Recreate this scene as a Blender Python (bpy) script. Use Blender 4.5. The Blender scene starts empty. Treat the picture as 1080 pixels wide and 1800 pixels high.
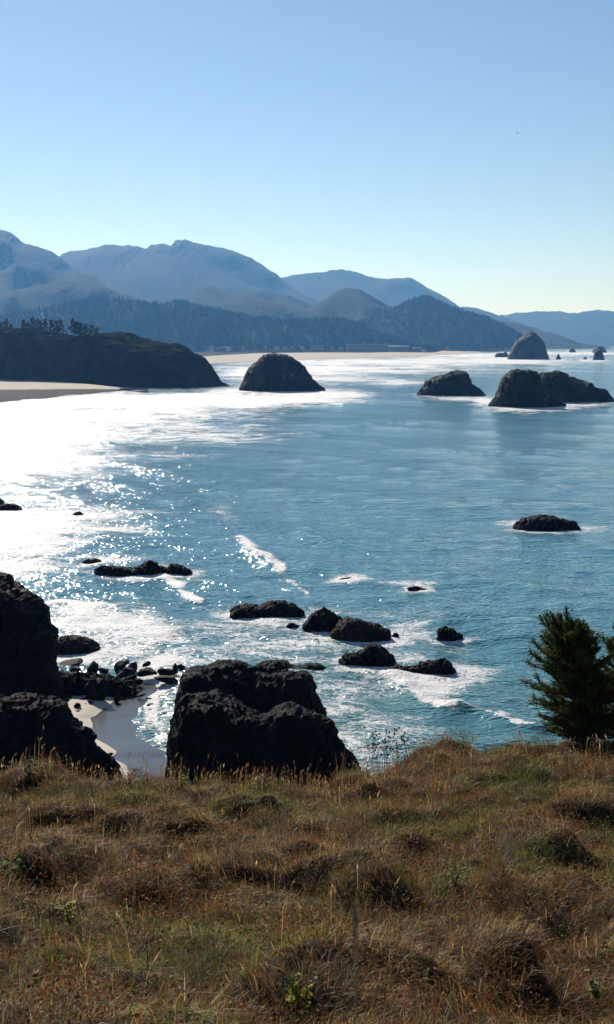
import bpy, bmesh, math, random
import numpy as np
from mathutils import Vector, Matrix

# ------------------------------------------------------------------ camera, sky, sun, exposure
scene = bpy.context.scene
EYE = 45.0                      # metres above the sea
FPX = 2300.0                    # focal length in pixels of the 1080 x 1800 frame
TILT = math.atan(299.0 / FPX)   # camera looks slightly down
SUN_AZ, SUN_EL = math.radians(-20.0), math.radians(30.0)

cam_data = bpy.data.cameras.new('camera')
cam_data.sensor_fit = 'VERTICAL'
cam_data.sensor_height = 36.0
cam_data.sensor_width = 21.6
cam_data.lens = FPX / 1800.0 * 36.0
cam_data.clip_start = 0.1
cam_data.clip_end = 90000.0
cam_data.dof.use_dof = True
cam_data.dof.focus_distance = 70.0
cam_data.dof.aperture_fstop = 9.0
cam = bpy.data.objects.new('camera', cam_data)
cam.location = (0, 0, EYE)
cam.rotation_euler = (math.pi / 2 - TILT, 0, 0)
scene.collection.objects.link(cam)
scene.camera = cam

world = bpy.data.worlds.new('World')
scene.world = world
world.use_nodes = True
wn = world.node_tree.nodes
wl = world.node_tree.links
wn.clear()
sky = wn.new('ShaderNodeTexSky')
sky.sky_type = 'NISHITA'
sky.sun_disc = False
sky.sun_elevation = SUN_EL
sky.sun_rotation = SUN_AZ
sky.altitude = 1800.0
sky.air_density = 0.9
sky.dust_density = 0.3
sky.ozone_density = 1.6
bg = wn.new('ShaderNodeBackground')
bg.inputs['Strength'].default_value = 0.082
wo = wn.new('ShaderNodeOutputWorld')
wl.new(sky.outputs[0], bg.inputs['Color'])
wl.new(bg.outputs[0], wo.inputs['Surface'])

sun_data = bpy.data.lights.new('sun', 'SUN')
sun_data.energy = 5.0
sun_data.angle = math.radians(0.53)
sun_data.color = (1.0, 0.94, 0.86)
sun = bpy.data.objects.new('sun', sun_data)
SUN_DIR = Vector((math.sin(SUN_AZ) * math.cos(SUN_EL), math.cos(SUN_AZ) * math.cos(SUN_EL), math.sin(SUN_EL)))
sun.rotation_euler = SUN_DIR.to_track_quat('Z', 'Y').to_euler()
sun.location = SUN_DIR * 500
scene.collection.objects.link(sun)

vs = scene.view_settings
vs.view_transform = 'Standard'
vs.look = 'None'
vs.exposure = 0.12
vs.gamma = 1.0
vs.use_curve_mapping = False
scene.cycles.volume_bounces = 0
scene.cycles.max_bounces = 6
scene.cycles.use_denoising = True
scene.cycles.sample_clamp_indirect = 4.0

# ------------------------------------------------------------------ helpers
COL = scene.collection
FWD = np.array([0, math.cos(TILT), -math.sin(TILT)])
UPV = np.array([0, math.sin(TILT), math.cos(TILT)])

def ray(px, py):
    """direction from the standing point for a position in the photograph"""
    a = (px - 540.0) / FPX
    b = -(py - 900.0) / FPX
    return np.array([a, FWD[1] + b * UPV[1], FWD[2] + b * UPV[2]])

def at_z(px, py, z=0.0):
    d = ray(px, py)
    t = (z - EYE) / d[2]
    return np.array([d[0] * t, d[1] * t, z])

def at_d(px, py, Y):
    d = ray(px, py)
    t = Y / d[1]
    return np.array([d[0] * t, Y, EYE + d[2] * t])

def to_px(x, y, z):
    zz = z - EYE
    w = y * FWD[1] + zz * FWD[2]
    v = y * UPV[1] + zz * UPV[2]
    return 540 + FPX * x / w, 900 - FPX * v / w

_rs = np.random.RandomState(7)
_perm = np.tile(_rs.permutation(512), 3)
_grad = _rs.normal(size=(512, 3))
_grad /= np.linalg.norm(_grad, axis=1)[:, None]

_jit = _rs.uniform(0, 1, (512, 4))

def perlin(x, y, z):
    x, y, z = np.broadcast_arrays(np.asarray(x, float), np.asarray(y, float), np.asarray(z, float))
    xi, yi, zi = np.floor(x).astype(np.int64), np.floor(y).astype(np.int64), np.floor(z).astype(np.int64)
    fx, fy, fz = x - xi, y - yi, z - zi
    u, v, w = (t * t * t * (t * (t * 6 - 15) + 10) for t in (fx, fy, fz))
    xi &= 511; yi &= 511; zi &= 511
    def g(i, j, k):
        h = _perm[_perm[_perm[(xi + i) & 511] + ((yi + j) & 511)] + ((zi + k) & 511)] & 511
        gr = _grad[h]
        return gr[..., 0] * (fx - i) + gr[..., 1] * (fy - j) + gr[..., 2] * (fz - k)
    def mix(a, b, t): return a + (b - a) * t
    x00 = mix(g(0,0,0), g(1,0,0), u); x10 = mix(g(0,1,0), g(1,1,0), u)
    x01 = mix(g(0,0,1), g(1,0,1), u); x11 = mix(g(0,1,1), g(1,1,1), u)
    return mix(mix(x00, x10, v), mix(x01, x11, v), w)

def fbm(x, y, z=0.0, octv=4, gain=0.5, ridged=False):
    s = 0; a = 1.0; n = 0; fr = 1.0
    for o in range(octv):
        p = perlin(x * fr + 13.7 * o, y * fr + 7.1 * o, z * fr + 3.3 * o)
        if ridged: p = 0.45 - np.abs(p) * 1.6
        s = s + a * p; n += a; a *= gain; fr *= 2.03
    return s / n

def cells(x, y, z):
    """nearest and second nearest feature distance and a random value per cell"""
    x, y, z = np.broadcast_arrays(np.asarray(x, float), np.asarray(y, float), np.asarray(z, float))
    xi, yi, zi = np.floor(x).astype(np.int64), np.floor(y).astype(np.int64), np.floor(z).astype(np.int64)
    f1 = np.full(x.shape, 9.0); f2 = np.full(x.shape, 9.0); rv = np.zeros(x.shape)
    for i in (-1, 0, 1):
        for j in (-1, 0, 1):
            for k in (-1, 0, 1):
                h = _perm[_perm[_perm[(xi + i) & 511] + ((yi + j) & 511)] + ((zi + k) & 511)] & 511
                o = _jit[h]
                d = np.sqrt((xi + i + o[..., 0] - x) ** 2 + (yi + j + o[..., 1] - y) ** 2 + (zi + k + o[..., 2] - z) ** 2)
                near = d < f1
                f2 = np.where(near, f1, np.minimum(f2, d)); rv = np.where(near, o[..., 3], rv); f1 = np.where(near, d, f1)
    return f1, f2, rv

def mounds(x, y):
    """flat-bottomed tussock mounds on the bluff"""
    x, y = x + 0.55 * perlin(x * .7, y * .7, 2.0), y + 0.55 * perlin(x * .7, y * .7, 8.0)
    f1, f2, rv = cells(x / 1.45, y / 1.75, 0.5 + 0 * x)
    a = np.clip(1 - (f1 / 0.85) ** 2, 0, 1) * (0.12 + 0.78 * rv ** 1.2)
    g1, g2, gv = cells(x / 0.55, y / 0.6, 3.5 + 0 * x)
    return 0.85 * a + 0.22 * np.clip(1 - (g1 / 0.8) ** 2, 0, 1) * gv

def sstep(a, b, x):
    t = np.clip((x - a) / (b - a), 0, 1)
    return t * t * (3 - 2 * t)

def make_mesh(name, verts, quads=None, tris=None, mat=None, smooth=True, attrs=None, cols=None):
    me = bpy.data.meshes.new(name)
    verts = np.asarray(verts, np.float32)
    q = np.zeros((0, 4), np.int32) if quads is None else np.asarray(quads, np.int32)
    t = np.zeros((0, 3), np.int32) if tris is None else np.asarray(tris, np.int32)
    me.vertices.add(len(verts)); me.vertices.foreach_set('co', verts.ravel())
    loops = np.concatenate([q.ravel(), t.ravel()])
    me.loops.add(len(loops)); me.loops.foreach_set('vertex_index', loops)
    nq, nt = len(q), len(t)
    me.polygons.add(nq + nt)
    starts = np.concatenate([np.arange(nq) * 4, nq * 4 + np.arange(nt) * 3]).astype(np.int32)
    me.polygons.foreach_set('loop_start', starts)
    me.update(calc_edges=True)
    me.polygons.foreach_set('use_smooth', np.full(nq + nt, smooth))
    for k, a in (attrs or {}).items():
        at = me.attributes.new(k, 'FLOAT', 'POINT'); at.data.foreach_set('value', np.asarray(a, np.float32))
    for k, a in (cols or {}).items():
        a = np.asarray(a, np.float32)
        if a.shape[1] == 3: a = np.concatenate([a, np.ones((len(a), 1), np.float32)], 1)
        at = me.attributes.new(k, 'FLOAT_COLOR', 'POINT'); at.data.foreach_set('color', a.ravel())
    if mat: me.materials.append(mat)
    me.validate()
    return me

def grid_quads(n, m):
    i = np.arange(n - 1)[:, None] * m + np.arange(m - 1)[None, :]
    return np.stack([i, i + 1, i + m + 1, i + m], -1).reshape(-1, 4)

def link(name, me, parent=None, loc=None):
    o = bpy.data.objects.new(name, me)
    COL.objects.link(o)
    if parent: o.parent = parent
    if loc is not None: o.location = loc
    return o

def tag(o, label=None, cat=None, group=None, kind=None):
    if label: o['label'] = label
    if cat: o['category'] = cat
    if group: o['group'] = group
    if kind: o['kind'] = kind
    return o

def empty(name, loc):
    return link(name, None, None, loc)

# ------------------------------------------------------------------ materials
class NT:
    def __init__(s, name):
        s.m = bpy.data.materials.new(name); s.m.use_nodes = True
        s.t = s.m.node_tree; s.t.nodes.clear()
        s.out = s.n('ShaderNodeOutputMaterial')
    def n(s, typ, **kw):
        nd = s.t.nodes.new(typ)
        for k, v in kw.items(): setattr(nd, k, v)
        return nd
    def l(s, a, b): s.t.links.new(a, b)
    def val(s, sock, v):
        if hasattr(v, 'is_linked') or hasattr(v, 'links'): s.l(v, sock)
        else: sock.default_value = v
    def math(s, op, a, b=0.0, clamp=False):
        nd = s.n('ShaderNodeMath', operation=op); nd.use_clamp = clamp
        s.val(nd.inputs[0], a); s.val(nd.inputs[1], b); return nd.outputs[0]
    def pos(s): return s.n('ShaderNodeNewGeometry').outputs['Position']
    def scale(s, vec, v):
        nd = s.n('ShaderNodeVectorMath', operation='MULTIPLY'); s.l(vec, nd.inputs[0]); nd.inputs[1].default_value = v
        return nd.outputs[0]
    def noise(s, vec, sc, det=4, rough=0.55, dist=0.0):
        nd = s.n('ShaderNodeTexNoise'); s.l(vec, nd.inputs['Vector'])
        nd.inputs['Scale'].default_value = sc; nd.inputs['Detail'].default_value = det
        nd.inputs['Roughness'].default_value = rough; nd.inputs['Distortion'].default_value = dist
        return nd.outputs['Fac']
    def ramp(s, fac, a, b, c0=0.0, c1=1.0):
        nd = s.n('ShaderNodeMapRange', interpolation_type='SMOOTHSTEP')
        s.val(nd.inputs[0], fac); nd.inputs[1].default_value = a; nd.inputs[2].default_value = b
        nd.inputs[3].default_value = c0; nd.inputs[4].default_value = c1
        return nd.outputs[0]
    def mixc(s, f, a, b):
        nd = s.n('ShaderNodeMix', data_type='RGBA')
        s.val(nd.inputs[0], f)
        for i, c in ((6, a), (7, b)):
            if isinstance(c, tuple): nd.inputs[i].default_value = (*c, 1.0)
            else: s.l(c, nd.inputs[i])
        return nd.outputs[2]
    def attr(s, name, out='Fac'): return s.n('ShaderNodeAttribute', attribute_name=name).outputs[out]
    def bump(s, h, strength, dist, normal=None):
        nd = s.n('ShaderNodeBump'); s.l(h, nd.inputs['Height'])
        nd.inputs['Strength'].default_value = strength; nd.inputs['Distance'].default_value = dist
        if normal is not None: s.l(normal, nd.inputs['Normal'])
        return nd.outputs[0]
    def bsdf(s, color, rough=0.8, normal=None, spec=0.5, ior=None):
        b = s.n('ShaderNodeBsdfPrincipled')
        if isinstance(color, tuple): b.inputs['Base Color'].default_value = (*color, 1.0)
        else: s.l(color, b.inputs['Base Color'])
        s.val(b.inputs['Roughness'], rough)
        b.inputs['Specular IOR Level'].default_value = spec
        if ior: b.inputs['IOR'].default_value = ior
        if normal is not None: s.l(normal, b.inputs['Normal'])
        return b.outputs[0]
    def spec(s, sh, v):
        s.val(sh.node.inputs['Specular IOR Level'], v); return sh
    def done(s, sh):
        s.l(sh, s.out.inputs['Surface']); return s.m

def simple(name, c1, c2, sc, rough=0.85, bump=0.3, bdist=0.1, det=5, spec=0.3):
    m = NT(name); p = m.pos()
    n = m.noise(p, sc, det)
    c = m.mixc(m.ramp(n, 0.35, 0.65), c1, c2)
    nn = m.bump(m.noise(p, sc * 3.1, det), bump, bdist)
    return m.done(m.bsdf(c, rough, nn, spec))

def rock_material(name, dark, warm, size, guano=0.0, spec=0.35, moss=None):
    """basalt: two rock tones, vertical streaks, pale bird lime near ledges, wet foot"""
    m = NT(name); p = m.pos()
    n1 = m.noise(p, 2.2 / size, 6, 0.62)
    n2 = m.noise(p, 14.0 / size, 6, 0.65)
    c = m.mixc(m.ramp(n1, 0.42, 0.62), dark, warm)
    c = m.mixc(m.ramp(n2, 0.5, 0.75, 0.0, 0.55), c, tuple(min(1, v * 2.1 + 0.008) for v in dark))
    if moss:
        nz = m.n('ShaderNodeSeparateXYZ'); m.l(m.n('ShaderNodeNewGeometry').outputs['Normal'], nz.inputs[0])
        f = m.math('MULTIPLY', m.ramp(nz.outputs[2], 0.55, 0.9), m.ramp(m.noise(p, 5.0 / size, 5), 0.35, 0.6))
        c = m.mixc(f, c, moss)
    if guano > 0:
        st = m.noise(m.scale(p, (1.0, 1.0, 0.22)), 9.0 / size, 5, 0.7)
        f = m.math('MULTIPLY', m.ramp(st, 0.52, 0.72), m.ramp(m.noise(p, 1.8 / size, 3), 0.42, 0.62))
        c = m.mixc(m.math('MULTIPLY', f, guano), c, (0.42, 0.42, 0.40))
    h = m.math('ADD', m.noise(p, 7.0 / size, 8, 0.68), m.math('MULTIPLY', m.noise(p, 40.0 / size, 4, 0.6), 0.35))
    nn = m.bump(h, 1.0, size * 0.075)
    return m.done(m.bsdf(c, m.ramp(n2, 0.3, 0.7, 0.42, 0.8), nn, spec))

M = {}
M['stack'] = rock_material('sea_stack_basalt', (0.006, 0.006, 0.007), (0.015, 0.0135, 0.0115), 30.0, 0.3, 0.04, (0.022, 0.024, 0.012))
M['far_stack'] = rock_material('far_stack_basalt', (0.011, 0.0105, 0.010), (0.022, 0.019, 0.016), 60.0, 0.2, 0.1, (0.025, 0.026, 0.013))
M['black_rock'] = rock_material('black_shore_rock', (0.003, 0.003, 0.003), (0.007, 0.0055, 0.005), 6.0, 0.0, 0.04)
M['brown_rock'] = rock_material('brown_shore_rock', (0.008, 0.006, 0.005), (0.03, 0.02, 0.012), 6.0, 0.0, 0.05)
M['cliff'] = rock_material('cliff_rock', (0.003, 0.0027, 0.0025), (0.010, 0.007, 0.006), 14.0, 0.02, 0.03, (0.04, 0.028, 0.014))
M['boulder'] = rock_material('boulder_rock', (0.004, 0.004, 0.004), (0.012, 0.010, 0.009), 3.0, 0.0, 0.06)

def forest_material(name, a, b, c3, sc, bdist):
    m = NT(name); p = m.pos()
    n1 = m.noise(p, sc, 5, 0.6); n2 = m.noise(p, sc * 7, 4, 0.65)
    c = m.mixc(m.ramp(n1, 0.4, 0.62), a, b)
    c = m.mixc(m.ramp(n2, 0.52, 0.72, 0, 0.6), c, c3)
    nn = m.bump(m.noise(p, sc * 16, 4, 0.7), 1.0, bdist)
    return m.done(m.bsdf(c, 0.95, nn, 0.1))
M['far_forest'] = forest_material('far_forest', (0.010, 0.016, 0.009), (0.02, 0.026, 0.014), (0.034, 0.036, 0.022), 0.0016, 25.0)
M['near_forest_floor'] = forest_material('near_forest_floor', (0.014, 0.02, 0.010), (0.03, 0.033, 0.017), (0.07, 0.065, 0.036), 0.004, 8.0)
M['headland'] = None
m = NT('headland_scrub'); p = m.pos()
nz = m.n('ShaderNodeSeparateXYZ'); m.l(m.n('ShaderNodeNewGeometry').outputs['Normal'], nz.inputs[0])
scr = m.mixc(m.ramp(m.noise(p, 0.06, 6, 0.65), 0.4, 0.65), (0.013, 0.012, 0.0095), (0.027, 0.022, 0.017))
top = m.mixc(m.ramp(m.noise(p, 0.05, 5, 0.6), 0.38, 0.62), (0.035, 0.035, 0.018), (0.10, 0.08, 0.045))
c = m.mixc(m.ramp(m.math('ADD', nz.outputs[2], m.math('MULTIPLY', m.noise(p, 0.08, 4), 0.4)), 1.1, 1.25), scr, top)
M['headland'] = m.done(m.bsdf(c, 0.95, m.bump(m.noise(p, 0.25, 6, 0.7), 1.0, 3.5), 0.0))

m = NT('conifer_forest'); c = m.attr('col', 'Color')
M['conifers'] = m.done(m.bsdf(c, 0.9, None, 0.1))
M['bark'] = simple('bark', (0.05, 0.035, 0.025), (0.09, 0.065, 0.045), 18, 0.9, 0.6, 0.02)
m = NT('needles'); c = m.attr('col', 'Color')
b1 = m.bsdf(c, 0.7, None, 0.15); tr = m.n('ShaderNodeBsdfTranslucent'); m.l(c, tr.inputs[0])
mx = m.n('ShaderNodeMixShader'); mx.inputs[0].default_value = 0.25; m.l(b1, mx.inputs[1]); m.l(tr.outputs[0], mx.inputs[2])
M['needles'] = m.done(mx.outputs[0])
m = NT('dry_grass'); c = m.attr('col', 'Color')
b1 = m.bsdf(c, 0.5, None, 0.22); tr = m.n('ShaderNodeBsdfTranslucent'); m.l(c, tr.inputs[0])
mx = m.n('ShaderNodeMixShader'); mx.inputs[0].default_value = 0.45; m.l(b1, mx.inputs[1]); m.l(tr.outputs[0], mx.inputs[2])
M['grass'] = m.done(mx.outputs[0])
M['soil'] = simple('thatch_soil', (0.022, 0.016, 0.009), (0.06, 0.042, 0.022), 5.0, 0.95, 0.8, 0.05, 6, 0.1)
M['weed'] = simple('dried_weed', (0.045, 0.026, 0.016), (0.09, 0.055, 0.03), 60, 0.85, 0.3, 0.004)
M['straw'] = simple('straw_stalk', (0.32, 0.23, 0.13), (0.45, 0.34, 0.2), 60, 0.7, 0.3, 0.003)

# sand: pale when dry, dark and shiny where the water has just been
m = NT('beach_sand'); p = m.pos()
wet = m.attr('wet')
wetn = m.math('ADD', wet, m.math('MULTIPLY', m.math('SUBTRACT', m.noise(p, 0.16, 5), 0.5), 0.16))
wf = m.ramp(wetn, 0.46, 0.54)
dry = m.mixc(m.noise(p, 0.3, 6), (0.55, 0.49, 0.41), (0.64, 0.575, 0.49))
wcol = m.mixc(m.noise(p, 0.5, 4), (0.026, 0.026, 0.029), (0.04, 0.039, 0.042))
c = m.mixc(wf, dry, wcol)
M['sand'] = m.done(m.spec(m.bsdf(c, m.math('SUBTRACT', 0.9, m.math('MULTIPLY', wf, m.attr('gloss'))), m.bump(m.noise(p, 2.0, 5, 0.6), 0.25, 0.08), 0.0), m.math('MULTIPLY', m.attr('gloss'), 0.7)))

# sea water with foam
m = NT('sea_water'); p = m.pos()
foam = m.attr('foam'); shal = m.attr('shallow')
pw = m.scale(p, (0.75, 1.0, 0.0))
na = m.noise(pw, 0.11, 6, 0.66, 0.8)
nb = m.noise(pw, 0.5, 6, 0.68, 1.3)
nc = m.noise(pw, 1.7, 4, 0.65, 0.8)
def lacy(v, k): return m.math('SUBTRACT', 1.0, m.math('MULTIPLY', m.math('ABSOLUTE', m.math('SUBTRACT', v, 0.5)), k))
lace = m.math('ADD', m.math('MULTIPLY', m.math('SUBTRACT', lacy(nb, 7.0), 0.4), 0.42), m.math('MULTIPLY', m.math('SUBTRACT', lacy(nc, 6.0), 0.4), 0.32))
brk = m.math('ADD', m.math('MULTIPLY', m.math('SUBTRACT', na, 0.5), 1.5), lace)
ff = m.math('ADD', foam, brk)
fm = m.ramp(ff, 0.46, 0.76)
fm = m.math('MULTIPLY', fm, m.ramp(foam, 0.04, 0.2))
deep = m.mixc(m.noise(pw, 0.012, 4), (0.080, 0.245, 0.315), (0.092, 0.27, 0.34))
body = m.mixc(shal, deep, (0.06, 0.185, 0.195))
w1 = m.noise(m.scale(p, (0.6, 1.0, 0.0)), 0.5, 2, 0.5, 0.3)
w2 = m.noise(m.scale(p, (0.7, 1.0, 0.0)), 1.7, 0, 0.5, 0.2)
w3 = m.noise(m.scale(p, (0.5, 1.0, 0.0)), 0.09, 3, 0.5, 0.2)
nn = m.bump(w3, 1.0, 1.3)
nn = m.bump(w1, 1.0, 0.5, nn)
nn = m.bump(w2, 1.0, 0.26, nn)
water = m.bsdf(body, 0.09, nn, 0.5, 1.333)
fn = m.bump(m.math('ADD', nb, m.noise(p, 2.0, 4, 0.7)), 1.0, 0.5)
fcol = m.bsdf((0.9, 0.9, 0.9), 0.6, fn, 0.4)
mx = m.n('ShaderNodeMixShader'); m.l(fm, mx.inputs[0]); m.l(water, mx.inputs[1]); m.l(fcol, mx.inputs[2])
M['sea'] = m.done(mx.outputs[0])

M['house_wall'] = simple('grey_shingle_wall', (0.2, 0.18, 0.16), (0.3, 0.27, 0.24), 0.8, 0.9, 0.2, 0.05)
M['house_white'] = simple('white_wall', (0.6, 0.6, 0.58), (0.72, 0.72, 0.7), 0.8, 0.8, 0.1, 0.03)
M['house_roof'] = simple('house_roof', (0.42, 0.42, 0.43), (0.55, 0.54, 0.52), 1.0, 0.8, 0.2, 0.05)
M['house_glass'] = simple('window_glass', (0.02, 0.025, 0.03), (0.03, 0.035, 0.04), 1.0, 0.15, 0.0, 0.01)
M['feather'] = simple('gull_feathers', (0.75, 0.76, 0.78), (0.85, 0.85, 0.85), 9.0, 0.8, 0.1, 0.01)
M['dark_feather'] = simple('dark_feathers', (0.05, 0.045, 0.04), (0.08, 0.07, 0.06), 9.0, 0.8, 0.1, 0.01)

# ------------------------------------------------------------------ sea
WAVES = []
_wr = random.Random(3)
for lam, amp, n in ((95, 0.34, 2), (58, 0.20, 3), (27, 0.09, 4), (13, 0.055, 6), (7, 0.034, 7), (4.2, 0.020, 8)):
    for k in range(n):
        th = math.radians(-128 + _wr.gauss(0, 16 if lam > 20 else 34))
        WAVES.append((lam * _wr.uniform(.8, 1.25), amp * _wr.uniform(.6, 1.1), th, _wr.uniform(0, 6.28)))

FOAM_ROCKS = []          # (px, py, rx, ry, strength) collars of white water round the rocks

# white water seen in the photograph: x, y, half width, half height, strength
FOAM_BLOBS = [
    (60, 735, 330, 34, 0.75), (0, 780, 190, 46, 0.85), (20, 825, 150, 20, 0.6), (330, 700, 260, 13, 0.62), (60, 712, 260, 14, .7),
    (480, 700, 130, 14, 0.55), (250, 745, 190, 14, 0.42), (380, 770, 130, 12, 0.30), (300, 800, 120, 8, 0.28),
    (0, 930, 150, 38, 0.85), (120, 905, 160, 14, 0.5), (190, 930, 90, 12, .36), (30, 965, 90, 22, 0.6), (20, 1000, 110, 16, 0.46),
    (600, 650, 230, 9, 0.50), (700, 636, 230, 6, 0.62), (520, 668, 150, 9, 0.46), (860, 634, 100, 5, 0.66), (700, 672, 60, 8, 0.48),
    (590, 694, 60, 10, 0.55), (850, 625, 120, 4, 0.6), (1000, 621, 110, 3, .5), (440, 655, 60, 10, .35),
    (388, 900, 28, 26, 0.27), (410, 925, 14, 16, .22),
    (180, 1100, 130, 34, 0.50), (300, 1120, 150, 30, 0.34), (130, 1075, 60, 10, 0.45), (140, 1163, 60, 12, 0.72), (220, 1150, 60, 12, .5),
    (270, 1190, 60, 26, 0.5), (290, 1165, 50, 12, .5), (620, 1215, 70, 60, 0.27), (590, 1270, 40, 40, 0.3),
    (700, 1118, 40, 14, 0.58), (735, 1100, 80, 15, 0.46), (560, 1125, 110, 18, 0.44), (420, 1080, 50, 14, .46), (570, 1078, 40, 10, .5), (800, 1122, 60, 12, .4),
    (740, 1205, 52, 18, 0.72), (790, 1212, 56, 16, 0.5), (765, 1230, 36, 13, 0.7), (770, 1245, 16, 8, .65), (840, 1190, 50, 14, 0.48), (810, 1170, 60, 12, .5),
    (720, 1155, 50, 14, .5), (885, 1268, 16, 9, 0.5), (910, 1283, 14, 6, .6), (700, 1185, 30, 12, .4), (660, 1185, 60, 12, .3),
    (607, 1020, 40, 7, 0.72), (735, 1036, 34, 9, 0.70), (690, 1030, 40, 6, 0.36), (300, 1006, 70, 10, .36), (200, 985, 60, 8, .4),
    (1040, 928, 50, 6, 0.36), (900, 918, 30, 5, 0.5), (850, 705, 16, 5, 0.8), (1010, 712, 40, 4, 0.55), (800, 700, 50, 4, .4),
    (240, 1330, 60, 18, 0.6), (262, 1250, 14, 40, 0.46), (225, 1272, 60, 8, .38), (215, 1297, 50, 5, .36), (290, 1280, 20, 60, .3), (265, 1215, 40, 16, .42),
]
# breaking crests: polyline, half thickness in px, strength, wave height in metres
FOAM_LINES = [      
    ([(424, 947), (434, 962), (446, 976), (468, 984), (486, 994), (494, 1002)], 10, 0.6, 0.6),
    ([(505, 1018), (522, 1030), (540, 1042)], 6, 0.42, 0.25),
    ([(318, 1040), (334, 1046), (352, 1056)], 6, 0.75, 0.4),
    ([(262, 1008), (290, 1018), (318, 1030)], 6, 0.6, 0.4),
    ([(690, 1190), (730, 1222), (770, 1248), (800, 1252)], 8, 0.75, 0.7),
    ([(800, 1248), (840, 1256), (880, 1272), (912, 1286), (940, 1290)], 4, 0.55, 0.9),
    ([(84, 1064), (110, 1060), (140, 1066), (200, 1070)], 6, 0.7, 0.35),
    ([(270, 742), (300, 736), (340, 733), (368, 735)], 4, 0.45, 1.6),
    ([(165, 770), (180, 780), (190, 783)], 4, 0.5, 1.2),
    ([(210, 707), (420, 716), (600, 712)], 3, 0.4, 0.9),
    ([(-40, 738), (60, 733), (150, 729), (260, 727)], 3, 0.5, 1.3),
    ([(-40, 762), (60, 757), (120, 759), (168, 768)], 3, 0.5, 1.2),
    ([(20, 806), (110, 803), (170, 808), (245, 803)], 3, 0.4, 0.8),
    ([(400, 690), (500, 696), (620, 690)], 2.5, 0.4, 1.2),
    ([(480, 652), (600, 648), (760, 644)], 1.6, 0.45, 1.5),
    ([(545, 765), (610, 752), (690, 742), (740, 745)], 4, 0.0, 1.0),
    ([(760, 790), (850, 800), (950, 792), (1080, 800)], 4, 0.0, 0.7),
    ([(272, 1228), (268, 1250), (274, 1275), (290, 1296), (306, 1305)], 5, 0.75, 0.15),
]

def seg_dist(X, Y, pts, yscale=1.0):
    d = np.full(X.shape, 1e9)
    for (x0, y0), (x1, y1) in zip(pts[:-1], pts[1:]):
        dx, dy = x1 - x0, (y1 - y0) * yscale
        t = np.clip(((X - x0) * dx + (Y - y0) * yscale * dy) / (dx * dx + dy * dy), 0, 1)
        d = np.minimum(d, np.hypot(X - x0 - t * dx, (Y - y0) * yscale - t * dy))
    return d

def build_sea():
    ypx = np.concatenate([np.arange(1480, 640, -1.6), np.arange(640, 605.4, -0.7)])
    dist = EYE * FPX / (ypx - 600.6)
    inner = np.tan(np.radians(np.linspace(-15.5, 15.5, 470)))
    az = np.concatenate([np.tan(np.radians(np.linspace(-34, -15.8, 18))), inner, np.tan(np.radians(np.linspace(15.8, 34, 18)))])
    Yw = np.repeat(dist[:, None], len(az), 1)
    Xw = Yw * az[None, :]
    PX, PY = to_px(Xw, Yw, np.zeros_like(Xw))
    sp = np.gradient(dist)[:, None]
    spacing = np.maximum(np.abs(sp), Yw * 0.0012)
    calm = 1 - 0.85 * sstep(330, 280, PX) * sstep(1170, 1215, PY)
    Z = np.zeros_like(Xw)
    for lam, amp, th, ph in WAVES:
        k = 2 * math.pi / lam
        fade = sstep(2.5, 5.5, lam / spacing)
        wob = 1.5 * perlin(Xw / (lam * 3.1), Yw / (lam * 3.1), ph) * 2
        s = np.sin(k * (Xw * math.cos(th) + Yw * math.sin(th)) + ph + wob)
        Z += amp * fade * (s + 0.25 * s * s)
    Z *= calm
    foam = np.zeros_like(Z)
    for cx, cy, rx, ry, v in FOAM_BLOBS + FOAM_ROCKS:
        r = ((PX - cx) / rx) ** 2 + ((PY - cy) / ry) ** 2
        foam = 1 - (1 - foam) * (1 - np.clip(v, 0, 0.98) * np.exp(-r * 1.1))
    for pts, w, v, h in FOAM_LINES:
        wb = (perlin(Xw * 0.07, Yw * 0.07, 4.4) + perlin(Xw * 0.3, Yw * 0.2, 9.4)) * w * 1.2
        d = seg_dist(PX, PY, pts, 1.8) + wb
        xs0, xs1 = pts[0][0], pts[-1][0]
        g = np.exp(-(np.maximum(d, 0) / w) ** 2)
        foam = 1 - (1 - foam) * (1 - v * g)
        wp = [tuple(at_z(a, b, 0)[:2]) for a, b in pts]
        dw = seg_dist(Xw, Yw, wp)
        Yl = np.mean([p[1] for p in wp])
        wm = max(1.9, Yl * 0.009)
        Z += h * np.exp(-(dw / wm) ** 2) * (0.75 + perlin(Xw * .25, Yw * .25, 1.1))
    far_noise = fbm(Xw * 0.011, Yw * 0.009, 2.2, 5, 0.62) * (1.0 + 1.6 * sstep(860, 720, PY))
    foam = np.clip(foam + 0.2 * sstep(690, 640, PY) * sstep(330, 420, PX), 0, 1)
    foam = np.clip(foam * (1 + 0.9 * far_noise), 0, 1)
    # a thin scatter of loose foam inshore
    foam = np.maximum(foam, 0.29 * sstep(1040, 1100, PY) * sstep(960, 640, PX))
    shal = np.clip(sstep(960, 1300, PY) * 0.75 + 0.5 * foam, 0, 1)
    Z += 0.35 * foam * sstep(700, 900, PY) * np.abs(fbm(Xw * .5, Yw * .5, 6.0, 3)) * calm
    V = np.stack([Xw, Yw, Z], -1).reshape(-1, 3)
    me = make_mesh('sea', V, grid_quads(*Xw.shape)[:, ::-1], mat=M['sea'], attrs={'foam': foam.ravel(), 'shallow': shal.ravel()})
    return tag(link('sea', me), 'blue green sea with white surf rolling towards the cove', kind='structure')

# ------------------------------------------------------------------ rocks
def resample(pts, n):
    pts = np.asarray(pts, float)
    d = np.concatenate([[0], np.cumsum(np.hypot(*np.diff(pts, axis=0).T))])
    s = np.linspace(0, d[-1], n)
    return np.stack([np.interp(s, d, pts[:, 0]), np.interp(s, d, pts[:, 1])], 1)

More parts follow.
